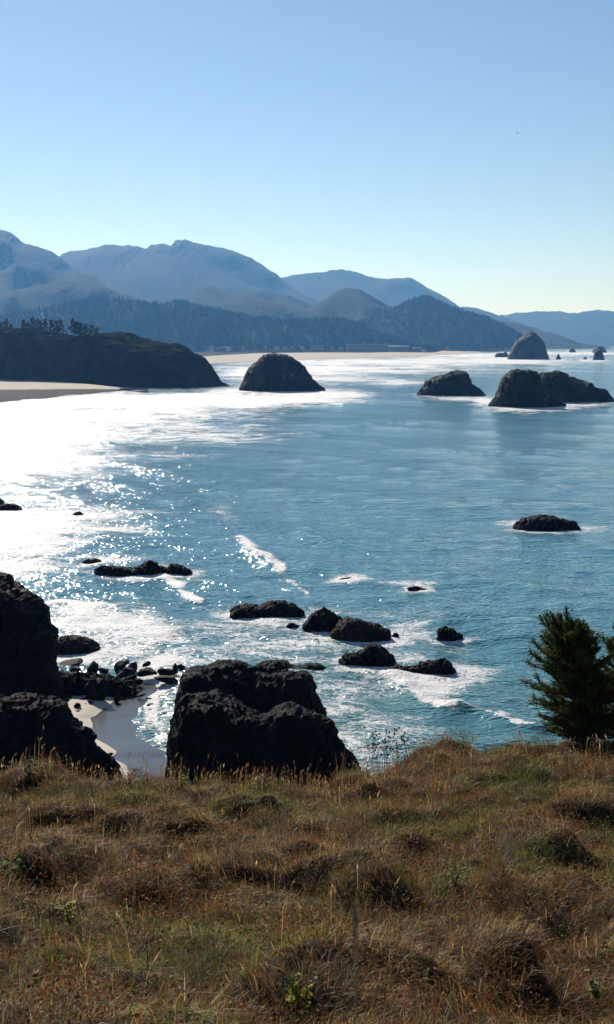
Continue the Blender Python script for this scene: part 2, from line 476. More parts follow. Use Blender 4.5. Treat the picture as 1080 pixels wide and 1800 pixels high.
def rock(name, label, outline, base_y, mat, depth=0.42, group=None, cat='rock', disp=0.10, seed=0, n=90, m=44,
         y_far_left=None, box=(0.62, 0.6), collar=0.55, zbot=-2.0, freq=3.2, crag=1.0, fine=0.55):
    o = np.array(outline, float)
    xm = 0.5 * (o[0, 0] + o[-1, 0])
    Yf = at_z(xm, base_y, 0)[1]
    wid = (o[-1, 0] - o[0, 0]) / FPX * Yf
    V = depth * wid
    Yc = Yf + 0.85 * V
    size = max(1.0, min(wid, 3 * (o[:, 1].max() - o[:, 1].min()) / FPX * Yf))
    if y_far_left:
        t = (o[:, 0] - o[0, 0]) / (o[-1, 0] - o[0, 0])
        Ys = (1 - t) * (y_far_left + 0.85 * V) + t * Yc
    else:
        Ys = np.full(len(o), Yc)
    P = np.array([at_d(a, b, y) for (a, b), y in zip(o, Ys)])
    xz = P[:, [0, 2]]
    xz[:, 1] = np.maximum(xz[:, 1], 0.02 * size)
    ov = 0.02 * (xz[-1, 0] - xz[0, 0])
    xz = np.vstack([[xz[0, 0] - ov, zbot], xz, [xz[-1, 0] + ov, zbot]])
    rs = resample(xz, n)
    yl = np.interp(rs[:, 0], P[:, 0], P[:, 1])
    zs = rs[:, 1] - zbot
    w = V * np.clip(zs / zs.max(), 0.01, 1) ** 0.45
    t = np.linspace(0, math.pi, 1200)
    cv, sv = np.cos(t), np.clip(np.sin(t), 0, 1)
    ev, ez = np.sign(cv) * np.abs(cv) ** box[0], sv ** box[1]
    arc = np.concatenate([[0], np.cumsum(np.hypot(np.diff(ev) * V, np.diff(ez) * zs.max()))])
    su = np.linspace(0, arc[-1], m)
    cvp, svp = np.interp(su, arc, ev), np.interp(su, arc, ez)
    v = -w[:, None] * cvp[None, :]
    z = zbot + zs[:, None] * svp[None, :]
    lump = 1 + 0.6 * np.minimum(0.02, -0.1 + fbm((rs[:, 0][:, None] + 0 * v) / size * 3.3 + seed, v / size * 3.3, seed * 2.1, 3)) * np.abs(cvp[None, :])
    z = zbot + (z - zbot) * lump
    xc = 0.5 * (rs[0, 0] + rs[-1, 0])
    x = xc + (rs[:, 0] - xc)[:, None] * (1 - 0.22 * (v / V) ** 2)
    G = np.stack([x, yl[:, None] + v, z], -1)
    du = np.gradient(G, axis=0); dv = np.gradient(G, axis=1)
    N = np.cross(du, dv); N /= np.linalg.norm(N, axis=-1, keepdims=True) + 1e-9
    # orient outwards
    cen = np.array([xc, yl.mean(), 0.0])
    if ((G - cen) * N).sum() < 0: N = -N
    q = G / size * freq + seed * 5.37
    wq = q + 0.25 * np.stack([perlin(q[..., 0] * 2, q[..., 1] * 2, q[..., 2] * 2 + k * 7.7) for k in range(3)], -1)
    c1, c2, cr = cells(wq[..., 0] * 1.2, wq[..., 1] * 1.2, wq[..., 2] * 0.95)
    e1, e2, er = cells(wq[..., 0] * 2.9 + 3, wq[..., 1] * 2.9, wq[..., 2] * 3.8)
    nz = 0.9 * fbm(q[..., 0], q[..., 1], q[..., 2], 5, 0.62) + crag * (0.75 * (cr - 0.5) + 0.24 * (er - 0.5))
    nz += crag * (fine * fbm(q[..., 0] * 5, q[..., 1] * 5, q[..., 2] * 5, 4, 0.75, True) - 0.28 * np.exp(-((c2 - c1) / 0.08) ** 2) - 0.10 * np.exp(-((e2 - e1) / 0.08) ** 2))
    G = G + N * (nz * disp * size)[..., None]
    org = np.array([xc, float(yl.mean()), 0.0])
    me = make_mesh(name, (G - org).reshape(-1, 3), grid_quads(n, m), mat=mat, smooth=False)
    ob = link(name, me, None, org)
    tag(ob, label, cat, group)
    if collar:
        FOAM_ROCKS.append((xm, base_y + 1, (o[-1, 0] - o[0, 0]) * 0.58 + 3, max(2.5, (o[-1, 0] - o[0, 0]) * 0.07), collar))
    return ob

# left headland and the two headland-sized stacks
headland = rock('headland', 'long dark headland with pines on top above the sandy beach',
    [(-420, 560), (-200, 572), (-80, 580), (0, 584), (31, 582), (63, 580), (94, 584), (126, 589), (151, 592), (176, 589), (201, 586), (230, 587),
     (246, 596), (268, 601), (290, 606), (312, 605), (322, 608), (336, 616), (356, 630), (374, 652), (385, 680)],
    684, M['headland'], depth=0.28, cat='headland', disp=0.028, seed=1, n=220, m=70, y_far_left=1800, box=(0.25, 0.3), collar=0, zbot=-3, freq=4.5, crag=.8)

STACKS = 'sea stacks'
rock('sea_stack', 'broad dome-shaped dark stack standing just off the tip of the headland',
    [(421, 684), (424, 677), (437, 647), (453, 632), (462, 621), (480, 619), (503, 624), (523, 634), (534, 643), (542, 657), (558, 673), (572, 685)],
    688, M['stack'], 0.36, STACKS, 'sea stack', 0.05, 2, 130, 60)
rock('sea_stack', 'low wedge-shaped stack standing alone between the dome stack and the twin stacks',
    [(736, 692), (750, 672), (765, 664), (790, 656), (817, 655), (822, 660), (827, 675), (840, 682), (853, 695)],
    696, M['stack'], 0.36, STACKS, 'sea stack', 0.055, 3, 120, 50)
rock('sea_stack', 'tall rounded front stack of the overlapping pair in the bay',
    [(860, 711), (873, 689), (881, 669), (885, 661), (898, 651), (915, 649), (929, 650), (940, 655), (945, 661), (956, 676), (973, 693), (987, 707), (994, 715)],
    716, M['stack'], 0.36, STACKS, 'sea stack', 0.05, 4, 130, 56)
rock('sea_stack', 'long sloping stack partly hidden behind the tall rounded front stack',
    [(936, 690), (940, 668), (953, 657), (964, 656), (982, 655), (1000, 659), (1007, 663), (1018, 669), (1031, 670), (1042, 674), (1045, 680), (1053, 681),
     (1064, 684), (1071, 691), (1076, 700), (1079, 703)],
    707, M['stack'], 0.3, STACKS, 'sea stack', 0.05, 5, 140, 50)
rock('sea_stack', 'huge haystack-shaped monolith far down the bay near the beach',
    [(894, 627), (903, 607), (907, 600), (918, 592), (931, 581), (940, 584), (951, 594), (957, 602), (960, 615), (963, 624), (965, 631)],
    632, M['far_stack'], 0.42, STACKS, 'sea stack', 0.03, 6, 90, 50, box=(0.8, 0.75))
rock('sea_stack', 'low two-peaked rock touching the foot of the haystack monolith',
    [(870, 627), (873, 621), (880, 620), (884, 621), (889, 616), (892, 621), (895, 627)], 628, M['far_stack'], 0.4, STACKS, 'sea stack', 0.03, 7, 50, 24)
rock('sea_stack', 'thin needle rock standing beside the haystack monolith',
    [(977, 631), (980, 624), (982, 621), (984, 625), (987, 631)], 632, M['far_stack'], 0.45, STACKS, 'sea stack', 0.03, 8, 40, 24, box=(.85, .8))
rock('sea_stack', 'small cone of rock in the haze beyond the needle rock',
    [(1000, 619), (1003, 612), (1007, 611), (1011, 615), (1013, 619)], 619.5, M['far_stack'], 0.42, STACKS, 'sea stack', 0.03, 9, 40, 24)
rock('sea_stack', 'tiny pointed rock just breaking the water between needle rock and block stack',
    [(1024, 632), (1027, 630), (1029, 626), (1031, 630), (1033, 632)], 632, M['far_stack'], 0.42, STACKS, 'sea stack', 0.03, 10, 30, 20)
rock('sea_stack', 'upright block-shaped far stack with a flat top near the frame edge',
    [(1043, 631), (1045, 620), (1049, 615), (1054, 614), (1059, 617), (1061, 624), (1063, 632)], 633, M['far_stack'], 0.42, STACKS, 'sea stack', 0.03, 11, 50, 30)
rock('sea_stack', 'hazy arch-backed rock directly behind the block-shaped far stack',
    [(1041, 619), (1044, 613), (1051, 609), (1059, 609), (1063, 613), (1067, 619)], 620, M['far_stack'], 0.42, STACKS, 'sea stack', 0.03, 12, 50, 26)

# rocks awash in the middle distance
SR = 'rocks awash in the bay'
B, W = M['black_rock'], M['brown_rock']
rock('shore_rock', 'ragged black reef alone in open blue water below the twin stacks',
    [(904, 924), (912, 916), (920, 911), (935, 909), (950, 906), (968, 909), (990, 912), (1012, 917), (1018, 928)], 931, B, 0.3, SR, 'rock', 0.081, 13, 90, 34, collar=.6, fine=0.6)
rock('shore_rock', 'long low black reef with a knob in the glittering water',
    [(166, 1003), (179, 996), (202, 995), (229, 998), (245, 995), (253, 988), (264, 985), (280, 993), (297, 1001), (305, 991), (319, 993), (334, 1000), (338, 1008)],
    1012, B, 0.13, SR, 'rock', 0.081, 14, 120, 34)
rock('shore_rock', 'small flat black rock just above the long knobbed reef',
    [(145, 988), (152, 983), (162, 981), (175, 984), (187, 989)], 991, B, 0.3, SR, 'rock', 0.081, 15, 50, 24)
rock('shore_rock', 'rounded black rock with a low tail at the head of the surf',
    [(405, 1074), (418, 1066), (435, 1063), (455, 1066), (463, 1060), (484, 1056), (500, 1057), (520, 1064), (535, 1076)], 1086, B, 0.24, SR, 'rock', 0.081, 16, 100, 40)
rock('shore_rock', 'little round rock between two larger black rocks in foam',
    [(503, 1101), (508, 1095), (514, 1094), (521, 1097), (527, 1102)], 1103, B, 0.4, SR, 'rock', 0.081, 17, 40, 20, collar=.3, fine=0.6)
rock('shore_rock', 'peaked black rock joined to a brown hump in the surf',
    [(533, 1102), (545, 1084), (555, 1073), (569, 1068), (582, 1076), (598, 1086), (604, 1096), (612, 1102)], 1110, B, 0.34, SR, 'rock', 0.095, 18, 90, 40, collar=.4, fine=0.6)
rock('shore_rock', 'brown smooth hump of rock leaning against the peaked black rock',
    [(584, 1112), (596, 1096), (610, 1087), (626, 1087), (647, 1094), (671, 1101), (685, 1108), (688, 1118)], 1126, W, 0.3, SR, 'rock', 0.074, 19, 90, 40, collar=.4, fine=0.6)
rock('shore_rock', 'humped black rock with a central crown in streaky foam',
    [(599, 1162), (606, 1150), (626, 1147), (638, 1141), (649, 1131), (661, 1130), (671, 1139), (681, 1146), (695, 1160)], 1174, B, 0.36, SR, 'rock', 0.095, 20, 90, 40)
rock('shore_rock', 'long rock just above the thick white patch of breaking foam',
    [(684, 1176), (697, 1171), (729, 1172), (743, 1164), (760, 1160), (785, 1159), (794, 1166), (802, 1179)], 1188, B, 0.2, SR, 'rock', 0.081, 21, 100, 36, collar=.5, fine=0.6)
rock('shore_rock', 'small jagged rock in foam beyond the long rock',
    [(768, 1108), (773, 1105), (785, 1101), (796, 1103), (803, 1111), (814, 1119)], 1122, B, 0.34, SR, 'rock', 0.121, 22, 60, 28)
rock('shore_rock', 'two-humped low brown rock just behind the great black rock mass',
    [(446, 1174), (458, 1164), (488, 1159), (508, 1164), (519, 1172), (532, 1170), (541, 1167), (560, 1167), (574, 1174)], 1183, W, 0.22, SR, 'rock', 0.074, 23, 90, 36, collar=.4, fine=0.6)
rock('shore_rock', 'barely showing rock ringed by white foam in open water',
    [(594, 1021), (602, 1016), (612, 1015), (625, 1017), (639, 1021)], 1022, B, 0.22, SR, 'rock', 0.068, 24, 50, 22, collar=.75, crag=1.5, fine=0.6)
rock('shore_rock', 'slanting sliver of rock in a foam patch, seaward of the foam-ringed one',
    [(716, 1034), (728, 1029), (738, 1031), (746, 1035), (757, 1041)], 1042, B, 0.22, SR, 'rock', 0.068, 25, 50, 22, collar=.7, crag=1.5, fine=0.6)
rock('shore_rock', 'brown rounded rock between the tall cliff and the surf',
    [(92, 1150), (97, 1126), (105, 1120), (120, 1118), (140, 1119), (160, 1126), (174, 1136), (179, 1147)], 1153, W, 0.4, SR, 'rock', 0.074, 26, 90, 44, collar=.4, fine=0.6)
rock('shore_rock', 'low black rock at the frame edge in dazzling white water',
    [(-14, 894), (-2, 887), (14, 885), (28, 887), (39, 893)], 898, B, 0.3, SR, 'rock', 0.081, 27, 50, 24, collar=.3, fine=0.6)
rock('shore_rock', 'rock tip cut by the frame edge above the low black rock',
    [(-16, 884), (-6, 876), (2, 877), (8, 882)], 885, B, 0.4, SR, 'rock', 0.081, 28, 40, 22, collar=.3, fine=0.6)
rock('shore_rock', 'lone small black rock in the fan of white glitter',
    [(128, 904), (133, 900), (140, 899), (147, 903)], 906, B, 0.35, SR, 'rock', 0.081, 29, 40, 22, collar=.2, fine=0.6)
rock('shore_rock', 'farthest tiny black rock in the white surf below the beach',
    [(19, 804), (24, 801), (30, 801), (35, 804)], 805, B, 0.35, SR, 'rock', 0.081, 30, 36, 20, collar=.2, fine=0.6)
rock('shore_rock', 'pebble-sized dark rock in foam at the end of the brown hump',
    [(689, 1116), (693, 1112), (698, 1112), (702, 1116)], 1118, B, 0.4, SR, 'rock', 0.081, 31, 36, 20, collar=.4, fine=0.6)

# the great black rock mass and the cliff below the bluff
rock('rock_mass', 'great black rock at the back of the pair rising from the sea below the bluff',
    [(314, 1235), (318, 1205), (324, 1185), (340, 1178), (366, 1181), (380, 1173), (420, 1176), (445, 1183), (480, 1184), (520, 1185), (545, 1192), (555, 1212), (566, 1232), (574, 1250), (580, 1290)],
    1312, B, 0.20, 'great black rocks below the bluff', 'rock', 0.045, 33, 170, 80, collar=.45, box=(.3, .32), freq=4.2, fine=0.75)
rock('rock_mass', 'nearest great black rock with a notched top, foot hidden by grass',
    [(288, 1370), (299, 1330), (304, 1275), (316, 1240), (330, 1223), (370, 1224), (410, 1236), (440, 1252), (455, 1260), (475, 1258), (498, 1241), (520, 1241), (545, 1250),
     (562, 1258), (576, 1272), (590, 1298), (610, 1312), (630, 1335), (640, 1370)],
    1400, B, 0.22, 'great black rocks below the bluff', 'rock', 0.045, 34, 190, 90, collar=.3, box=(.3, .32), freq=4.6, fine=0.75)
rock('sea_cliff', 'tall dark cliff buttress at the frame edge above the boulders',
    [(-260, 1040), (-120, 1010), (-40, 1018), (0, 1024), (20, 1030), (45, 1042), (66, 1056), (80, 1072), (82, 1092), (92, 1105), (98, 1122), (97, 1160), (101, 1195), (110, 1225), (122, 1245)],
    1262, M['cliff'], 0.24, None, 'cliff', 0.04, 35, 190, 90, collar=0, box=(.35, .35), freq=4.6, fine=0.75)
rock('rock_slope', 'black rock spur sloping down to the cove sand below the cliff',
    [(-160, 1215), (-60, 1222), (10, 1228), (52, 1232), (100, 1238), (126, 1262), (150, 1280), (164, 1300), (180, 1318), (196, 1335), (204, 1350)],
    1392, B, 0.20, None, 'rock', 0.05, 36, 170, 80, collar=0, box=(.45, .5), freq=5, fine=0.75)

rock('rock_shelf', 'low rocky shelf under the boulder field at the cliff foot',
    [(84, 1196), (100, 1186), (130, 1184), (160, 1188), (190, 1192), (215, 1198), (235, 1208), (244, 1216)], 1232, B, 0.30, None, 'rock', 0.06, 37, 120, 60, collar=0, box=(.5, .8), freq=7, crag=1.6)
# boulders between the cliff and the cove
def boulder_mesh(seed, squash=(1, 1, 1)):
    rr = random.Random(seed)
    bm = bmesh.new()
    for k in range(17):
        v = Vector((rr.gauss(0, 1), rr.gauss(0, 1), rr.gauss(0, 1))).normalized() * rr.uniform(0.75, 1.12)
        bm.verts.new((v.x * .5, v.y * .5, v.z * .5))
    res = bmesh.ops.convex_hull(bm, input=bm.verts)
    bmesh.ops.delete(bm, geom=[g for g in res['geom_interior'] if isinstance(g, bmesh.types.BMVert)], context='VERTS')
    bmesh.ops.bevel(bm, geom=bm.edges[:], offset=0.035, segments=1, affect='EDGES')
    bmesh.ops.triangulate(bm, faces=bm.faces[:])
    bmesh.ops.subdivide_edges(bm, edges=bm.edges[:], cuts=1)
    co = np.array([v.co for v in bm.verts])
    d = fbm(co[:, 0] * 3 + seed, co[:, 1] * 3, co[:, 2] * 3, 4) * 0.16
    for v, k in zip(bm.verts, d):
        v.co += v.co.normalized() * k
    me = bpy.data.meshes.new('boulder'); bm.to_mesh(me); bm.free()
    me.materials.append(M['boulder'])
    return me

ORD = 'first second third fourth fifth sixth seventh eighth ninth tenth eleventh twelfth thirteenth fourteenth fifteenth sixteenth seventeenth eighteenth nineteenth twentieth twenty-first twenty-second twenty-third twenty-fourth twenty-fifth twenty-sixth twenty-seventh twenty-eighth twenty-ninth thirtieth'.split()
BMESH = [boulder_mesh(100 + i) for i in range(9)]
rb = random.Random(11)
big = [(140,135,190,30),(290,160,130,120),(185,175,100,50),(400,175,90,50),(510,150,110,90),(570,120,60,50),(620,150,80,70),(715,130,80,45),
       (730,200,170,80),(860,195,130,70),(930,160,60,100),(988,155,60,40),(860,255,190,60),(525,215,70,50),(580,190,110,70),(200,260,130,70),(120,250,80,60),(400,245,90,60),
       (340,330,190,190),(450,315,90,70),(560,285,160,90),(210,340,120,80),(490,345,90,50),(500,395,60,50),(645,343,90,20),(680,370,80,20),
       (745,398,55,18),(740,448,35,10),(195,450,55,60),(300,430,40,30),(255,405,50,25),(260,440,25,20),(120,330,60,40),(130,380,60,50),
       (205,495,40,25),(610,245,90,60),(660,265,70,50),(70,215,90,60),(300,235,110,60),(420,290,90,50),(150,300,80,50),(270,290,80,60)]
SPECIAL = {1: 'pointed black boulder at the seaward edge of the boulder field', 10: 'upright fin of rock at the outer end of the boulder field',
           8: 'thick black slab in the outer boulder field', 12: 'low whaleback boulder at the water edge below the slab', 18: 'largest pyramid-shaped boulder above the pale cove sand',
           11: 'small round boulder beyond the upright fin', 21: 'tilted flat-faced boulder beside the largest pyramid boulder', 28: 'lone boulder sitting on the dry pale sand',
           0: 'long low ledge of rock at the foot of the cliff, nearest the surf', 24: 'flat wet rock at the top of the grey wet sand'}
for i in range(34):                                   # smaller stones filling the gaps
    big.append((rb.uniform(70, 640), rb.uniform(150, 400), rb.uniform(22, 50), rb.uniform(16, 34)))
big = [b for b in big if not (b[0] > 420 and b[1] > 330 and b[2] < 51 and b[3] < 34.5 and b[3] > 20)]
for i in range(24):                                   # stones at the foot of the spur
    t = rb.random()
    big.append((270 + 230 * t + rb.uniform(-40, 25), 720 + 160 * t + rb.uniform(-15, 45), rb.uniform(16, 44), rb.uniform(14, 32)))
for i, (cx, cy, w, h) in enumerate(big):
    px, py = 90 + cx / 4.32, 1140 + (cy + h * 0.5) / 4.32
    g = at_z(px, py, 0.3)
    k = g[1] / FPX / 4.32
    ob = link('boulder', BMESH[rb.randrange(9)], None, (g[0], g[1] + w * k * 0.4, 0.55 + h * k * 0.36))
    ob.scale = (w * k * 1.2, w * k * rb.uniform(.8, 1.1), h * k * 1.3)
    ob.rotation_euler = (rb.uniform(-.15, .15), rb.uniform(-.15, .15), rb.uniform(0, 6.28) if w < 2 * h else rb.uniform(-.25, .25))
    if i in SPECIAL: lab = SPECIAL[i]
    elif cy > 600: lab = 'small wet stone at the foot of the black rock spur'
    elif w < 51: lab = 'small black stone filling a gap in the boulder field'
    else:
        mids = sorted(j for j, q in enumerate(big) if j not in SPECIAL and q[1] <= 600 and q[2] >= 51)
        rank = sorted(mids, key=lambda j: big[j][0]).index(i)
        lab = ORD[rank] + ' mid-sized black boulder counting from the cliff out to sea'
    tag(ob, lab, 'boulder', 'boulders between the cliff and the cove')

# ------------------------------------------------------------------ beaches
def strip(name, label, lower, upper, z0, z1, n=160, m=26, dark_at=0.4, power=1.0):
    lo, up = resample(lower, n), resample(upper, n)
    t = np.linspace(0, 1, m)
    V = np.zeros((n, m, 3)); wet = np.zeros((n, m))
    for i in range(n):
        a, b = at_z(lo[i, 0], lo[i, 1], 0.0), at_z(up[i, 0], up[i, 1], z1)
        for j in range(m):
            V[i, j] = a + (b - a) * t[j]
            V[i, j, 2] = z0 + (z1 - z0) * t[j] ** power
    wet[:] = 1 - np.clip(t / (2 * dark_at), 0, 1)[None, :]
    V[..., 2] += 0.25 * fbm(V[..., 0] * .02, V[..., 1] * .02, 1.0, 4) * (t * (1 - t) * 4)[None, :]
    me = make_mesh(name, V.reshape(-1, 3), grid_quads(n, m)[:, ::-1], mat=M['sand'], attrs={'wet': wet.ravel(), 'gloss': np.full(n * m, 0.05)})
    return tag(link(name, me), label, kind='structure')

strip('beach', 'pale sand beach with dark lower edge below the headland',
      [(-400, 740), (-100, 716), (0, 707), (40, 704), (80, 700), (120, 695), (165, 691), (212, 687.5), (260, 686)],
      [(-400, 655), (-100, 664), (0, 666), (60, 668), (120, 672), (165, 676), (212, 681), (260, 684)], 0.45, 3.2, dark_at=0.42)  # lower part of this beach coloured dark and left matte
strip('beach', 'long pale far beach curving in front of the town',
      [(300, 643), (345, 642), (400, 639.5), (470, 635.5), (560, 632), (660, 629), (750, 626), (820, 621), (870, 617), (925, 614.2), (1000, 611.6)],
      [(300, 628), (345, 627), (400, 624), (450, 621), (560, 619.5), (650, 620), (745, 617), (820, 614), (870, 612.8), (925, 611.5), (1000, 609.8)], -0.3, 5.0, dark_at=0.08)
# cove
n, mm_ = 70, 60
py = np.linspace(1192, 1420, n)
left = np.interp(py, [1192, 1225, 1245, 1262, 1290, 1320, 1345, 1420], [95, 105, 118, 128, 150, 178, 196, 230])
V = np.zeros((n, mm_, 3)); wet = np.zeros((n, mm_))
edge = np.interp(py, [1192, 1230, 1240, 1250, 1258, 1262, 1272, 1285, 1297, 1310, 1322, 1332, 1345, 1420],
                 [200, 200, 192, 178, 168, 158, 163, 162, 166, 190, 207, 196, 222, 250])
for i in range(n):
    for j in range(mm_):
        s = j / (mm_ - 1)
        x = left[i] - 30 + (345 - left[i] + 30) * s
        d = x - edge[i]
        z = 0.42 - 0.0042 * d if d > 0 else 0.42 - 0.012 * d
        V[i, j] = at_z(x, py[i], min(max(z, -0.5), 0.75)); wet[i, j] = np.clip(0.5 + d * 0.05, 0, 1)
me = make_mesh('cove_beach', V.reshape(-1, 3), grid_quads(n, mm_), mat=M['sand'], attrs={'wet': wet.ravel(), 'gloss': np.full(n * mm_, 0.66)})
tag(link('cove_beach', me), 'small cove with pale dry sand and grey wet sand', kind='structure')

# ------------------------------------------------------------------ land, hills and mountains
P0 = [at_z(a, b, 5.0) for a, b in [(300, 628), (345, 627), (400, 624), (450, 621), (560, 619.5), (650, 620), (745, 617), (820, 614), (870, 612.8), (925, 611.5), (1000, 609.8)]]
V = []
for q in P0:
    for t in np.linspace(0, 1, 12):
        V.append((q[0] + t * 800 * (q[0] / 1000), q[1] + (23000 - q[1]) * t ** 2, 5.0))
me = make_mesh('coastal_plain', V, grid_quads(len(P0), 12), mat=M['near_forest_floor'])
tag(link('coastal_plain', me), 'flat wooded coastal plain behind the far beach', kind='structure')

def ridge(name, label, crest, D, W, foot=0.0, n=360, m=36, rough=0.8, fuzz=6.0, seed=0, mat=None, D2=None, lam=900.0):
    o = resample(crest, n)
    tt = np.linspace(0, 1, n)
    Ys = D + ((D2 if D2 else D) - D) * tt
    P = np.array([at_d(a, b, y) for (a, b), y in zip(o, Ys)])
    rr = np.random.RandomState(seed)
    zc = np.maximum(P[:, 2] + 0.0036 * D * fbm(P[:, 0] / (0.03 * D) + seed, 0 * P[:, 0], seed * 3.1, 6, 0.62) + 0.0022 * D * fbm(P[:, 0] / (0.009 * D) + seed, 0 * P[:, 0], seed * 1.3, 3, 0.6), foot + 1)
    v = np.linspace(-1, 1, m); v = np.sign(v) * np.abs(v) ** 1.25
    X = np.repeat(P[:, 0][:, None], m, 1); Y = P[:, 1][:, None] + v[None, :] * W
    X = X * (Y / P[:, 1][:, None]) ** 0.35
    a = np.abs(v)[None, :]
    ksz = np.arange(-40, 41); ker = np.exp(-(ksz / 16.0) ** 2); ker /= ker.sum()
    zsm = np.convolve(np.pad(zc, 40, mode='edge'), ker, mode='valid')
    bl = np.clip(a * 4, 0, 1)
    hgt = (zc - foot)[:, None] * (1 - bl) + (zsm - foot)[:, None] * bl
    X = X + lam * 0.55 * fbm(X / lam, Y / lam, seed + 40.0, 3) * bl
    nzr = fbm(X / lam + seed, Y / lam * 0.55, seed * 1.7, 5, 0.52, True)
    nz2 = fbm(X / (lam * 2.3) + seed, Y / (lam * 2.3), 5.5, 3)
    aa = np.clip(a * (1 + 0.9 * nzr * np.clip(a * 3, 0, 1)) + 0.25 * nz2 * a, 0, 1)
    Z = foot + hgt * (1 - aa) ** 1.12 + rough * hgt * nzr * np.clip(a * (1 - a) * 4, 0, 1) * 0.8
    Z = Z + rr.uniform(0, 0.5 * fuzz, Z.shape) * np.clip(hgt / 60, 0, 1) * (1 - a ** 3)
    Z = np.where(a > 0.985, foot - 8, Z)
    me = make_mesh(name, np.stack([X, Y, Z], -1).reshape(-1, 3), grid_quads(n, m), mat=mat or M['far_forest'])
    ob = tag(link(name, me), label, kind='structure')
    return ob, X, Y, Z

ridge('mountain', 'far pale blue ridge low on the horizon', [(780, 610), (840, 570), (880, 553), (930, 548), (985, 548), (1000, 551), (1050, 545), (1080, 549), (1160, 556), (1300, 575), (1420, 606)], 17000, 2600, seed=1, fuzz=10, lam=1600)
ridge('mountain', 'blue ridge with sloping knobs in the middle distance', [(380, 560), (440, 505), (500, 485), (560, 478), (600, 472), (640, 480), (662, 488), (684, 491), (722, 488), (735, 496), (760, 512), (790, 530), (800, 540), (836, 541), (862, 549), (900, 566), (960, 590), (1010, 606)], 13500, 2600, seed=2, fuzz=9, lam=1300)
ridge('mountain', 'highest blue massif with a notched summit', [(-60, 520), (40, 480), (108, 447), (120, 440), (150, 437), (190, 431), (240, 431), (256, 437), (265, 429), (285, 429), (302, 433), (310, 423), (326, 423), (350, 429), (398, 436), (430, 447), (460, 465), (490, 484), (515, 505), (560, 530), (620, 560), (700, 600)], 11000, 2500, seed=3, fuzz=9, lam=1100)
ridge('mountain', 'dark blue mountain flank entering at the frame edge', [(-420, 330), (-260, 350), (-100, 375), (-30, 393), (0, 402), (18, 408), (40, 424), (64, 433), (90, 441), (112, 456), (130, 472), (170, 486), (205, 506), (250, 530), (330, 560), (420, 590)], 8800, 2300, seed=4, fuzz=8, lam=950)
ridge('hill', 'wooded shoulder below the dark blue mountain flank', [(-260, 460), (-100, 462), (0, 476), (30, 462), (60, 470), (100, 488), (140, 478), (165, 484), (190, 503), (215, 515), (260, 530), (330, 560)], 7600, 1300, seed=5, fuzz=8, lam=700)
ridge('hill', 'pair of wooded hills below the highest massif', [(240, 590), (290, 545), (320, 525), (345, 507), (375, 500), (402, 511), (418, 516), (438, 512), (455, 509), (480, 513), (510, 520), (540, 532), (580, 560), (620, 590)], 8200, 1300, seed=6, fuzz=8, lam=650)
ridge('hill', 'hazy headland sloping into the sea behind the monolith', [(780, 560), (850, 556), (885, 565), (930, 574), (950, 580), (985, 590), (1000, 600), (1020, 602), (1045, 610)], 9500, 900, seed=7, fuzz=8, lam=700)
ridge('hill', 'pointed wooded hill right of the paired hills', [(470, 600), (520, 558), (560, 535), (590, 515), (608, 507), (625, 506), (640, 512), (670, 530), (688, 541), (720, 560), (780, 600)], 7600, 1100, seed=8, fuzz=8, lam=600)
ridge('hill', 'low dark shoulder above the headland pines', [(-300, 540), (-100, 520), (0, 516), (60, 503), (120, 494), (175, 502), (215, 516), (300, 541), (380, 575)], 6800, 700, seed=14, fuzz=8, lam=420)
ridge('hill', 'low saddle of hills between the long forested hill and the paired hills', [(200, 590), (270, 556), (340, 541), (410, 534), (470, 528), (520, 541), (600, 562), (680, 600)], 7000, 700, seed=15, fuzz=8, lam=420)
H7 = ridge('hill', 'broad wooded hill sloping down behind the far beach', [(560, 605), (640, 567), (690, 545), (720, 531), (738, 525), (750, 523), (765, 530), (800, 546), (850, 561), (880, 572), (900, 583), (910, 596), (930, 610)], 7000, 900, foot=3, seed=9, fuzz=7, lam=520)
H9 = ridge('hill', 'long dark conifer-covered hill behind headland and town', [(-300, 575), (-100, 566), (0, 560), (60, 550), (120, 538), (165, 531), (212, 529), (235, 531), (262, 538), (300, 533), (320, 532), (362, 543), (420, 557), (480, 566), (530, 566), (575, 562), (602, 563), (636, 575), (664, 590), (700, 602), (722, 610), (750, 616)], 5600, 620, foot=4, seed=10, fuzz=3, lam=380, mat=M['near_forest_floor'], D2=6000)
ridge('dune', 'low grassy dune bluff behind the far beach', [(392, 622), (402, 617), (430, 614), (470, 614.5), (520, 614), (560, 614), (600, 615), (650, 616), (700, 615), (745, 617), (760, 619)], 5050, 90, foot=4, seed=11, fuzz=1.5, lam=120, mat=M['headland'], D2=5350)

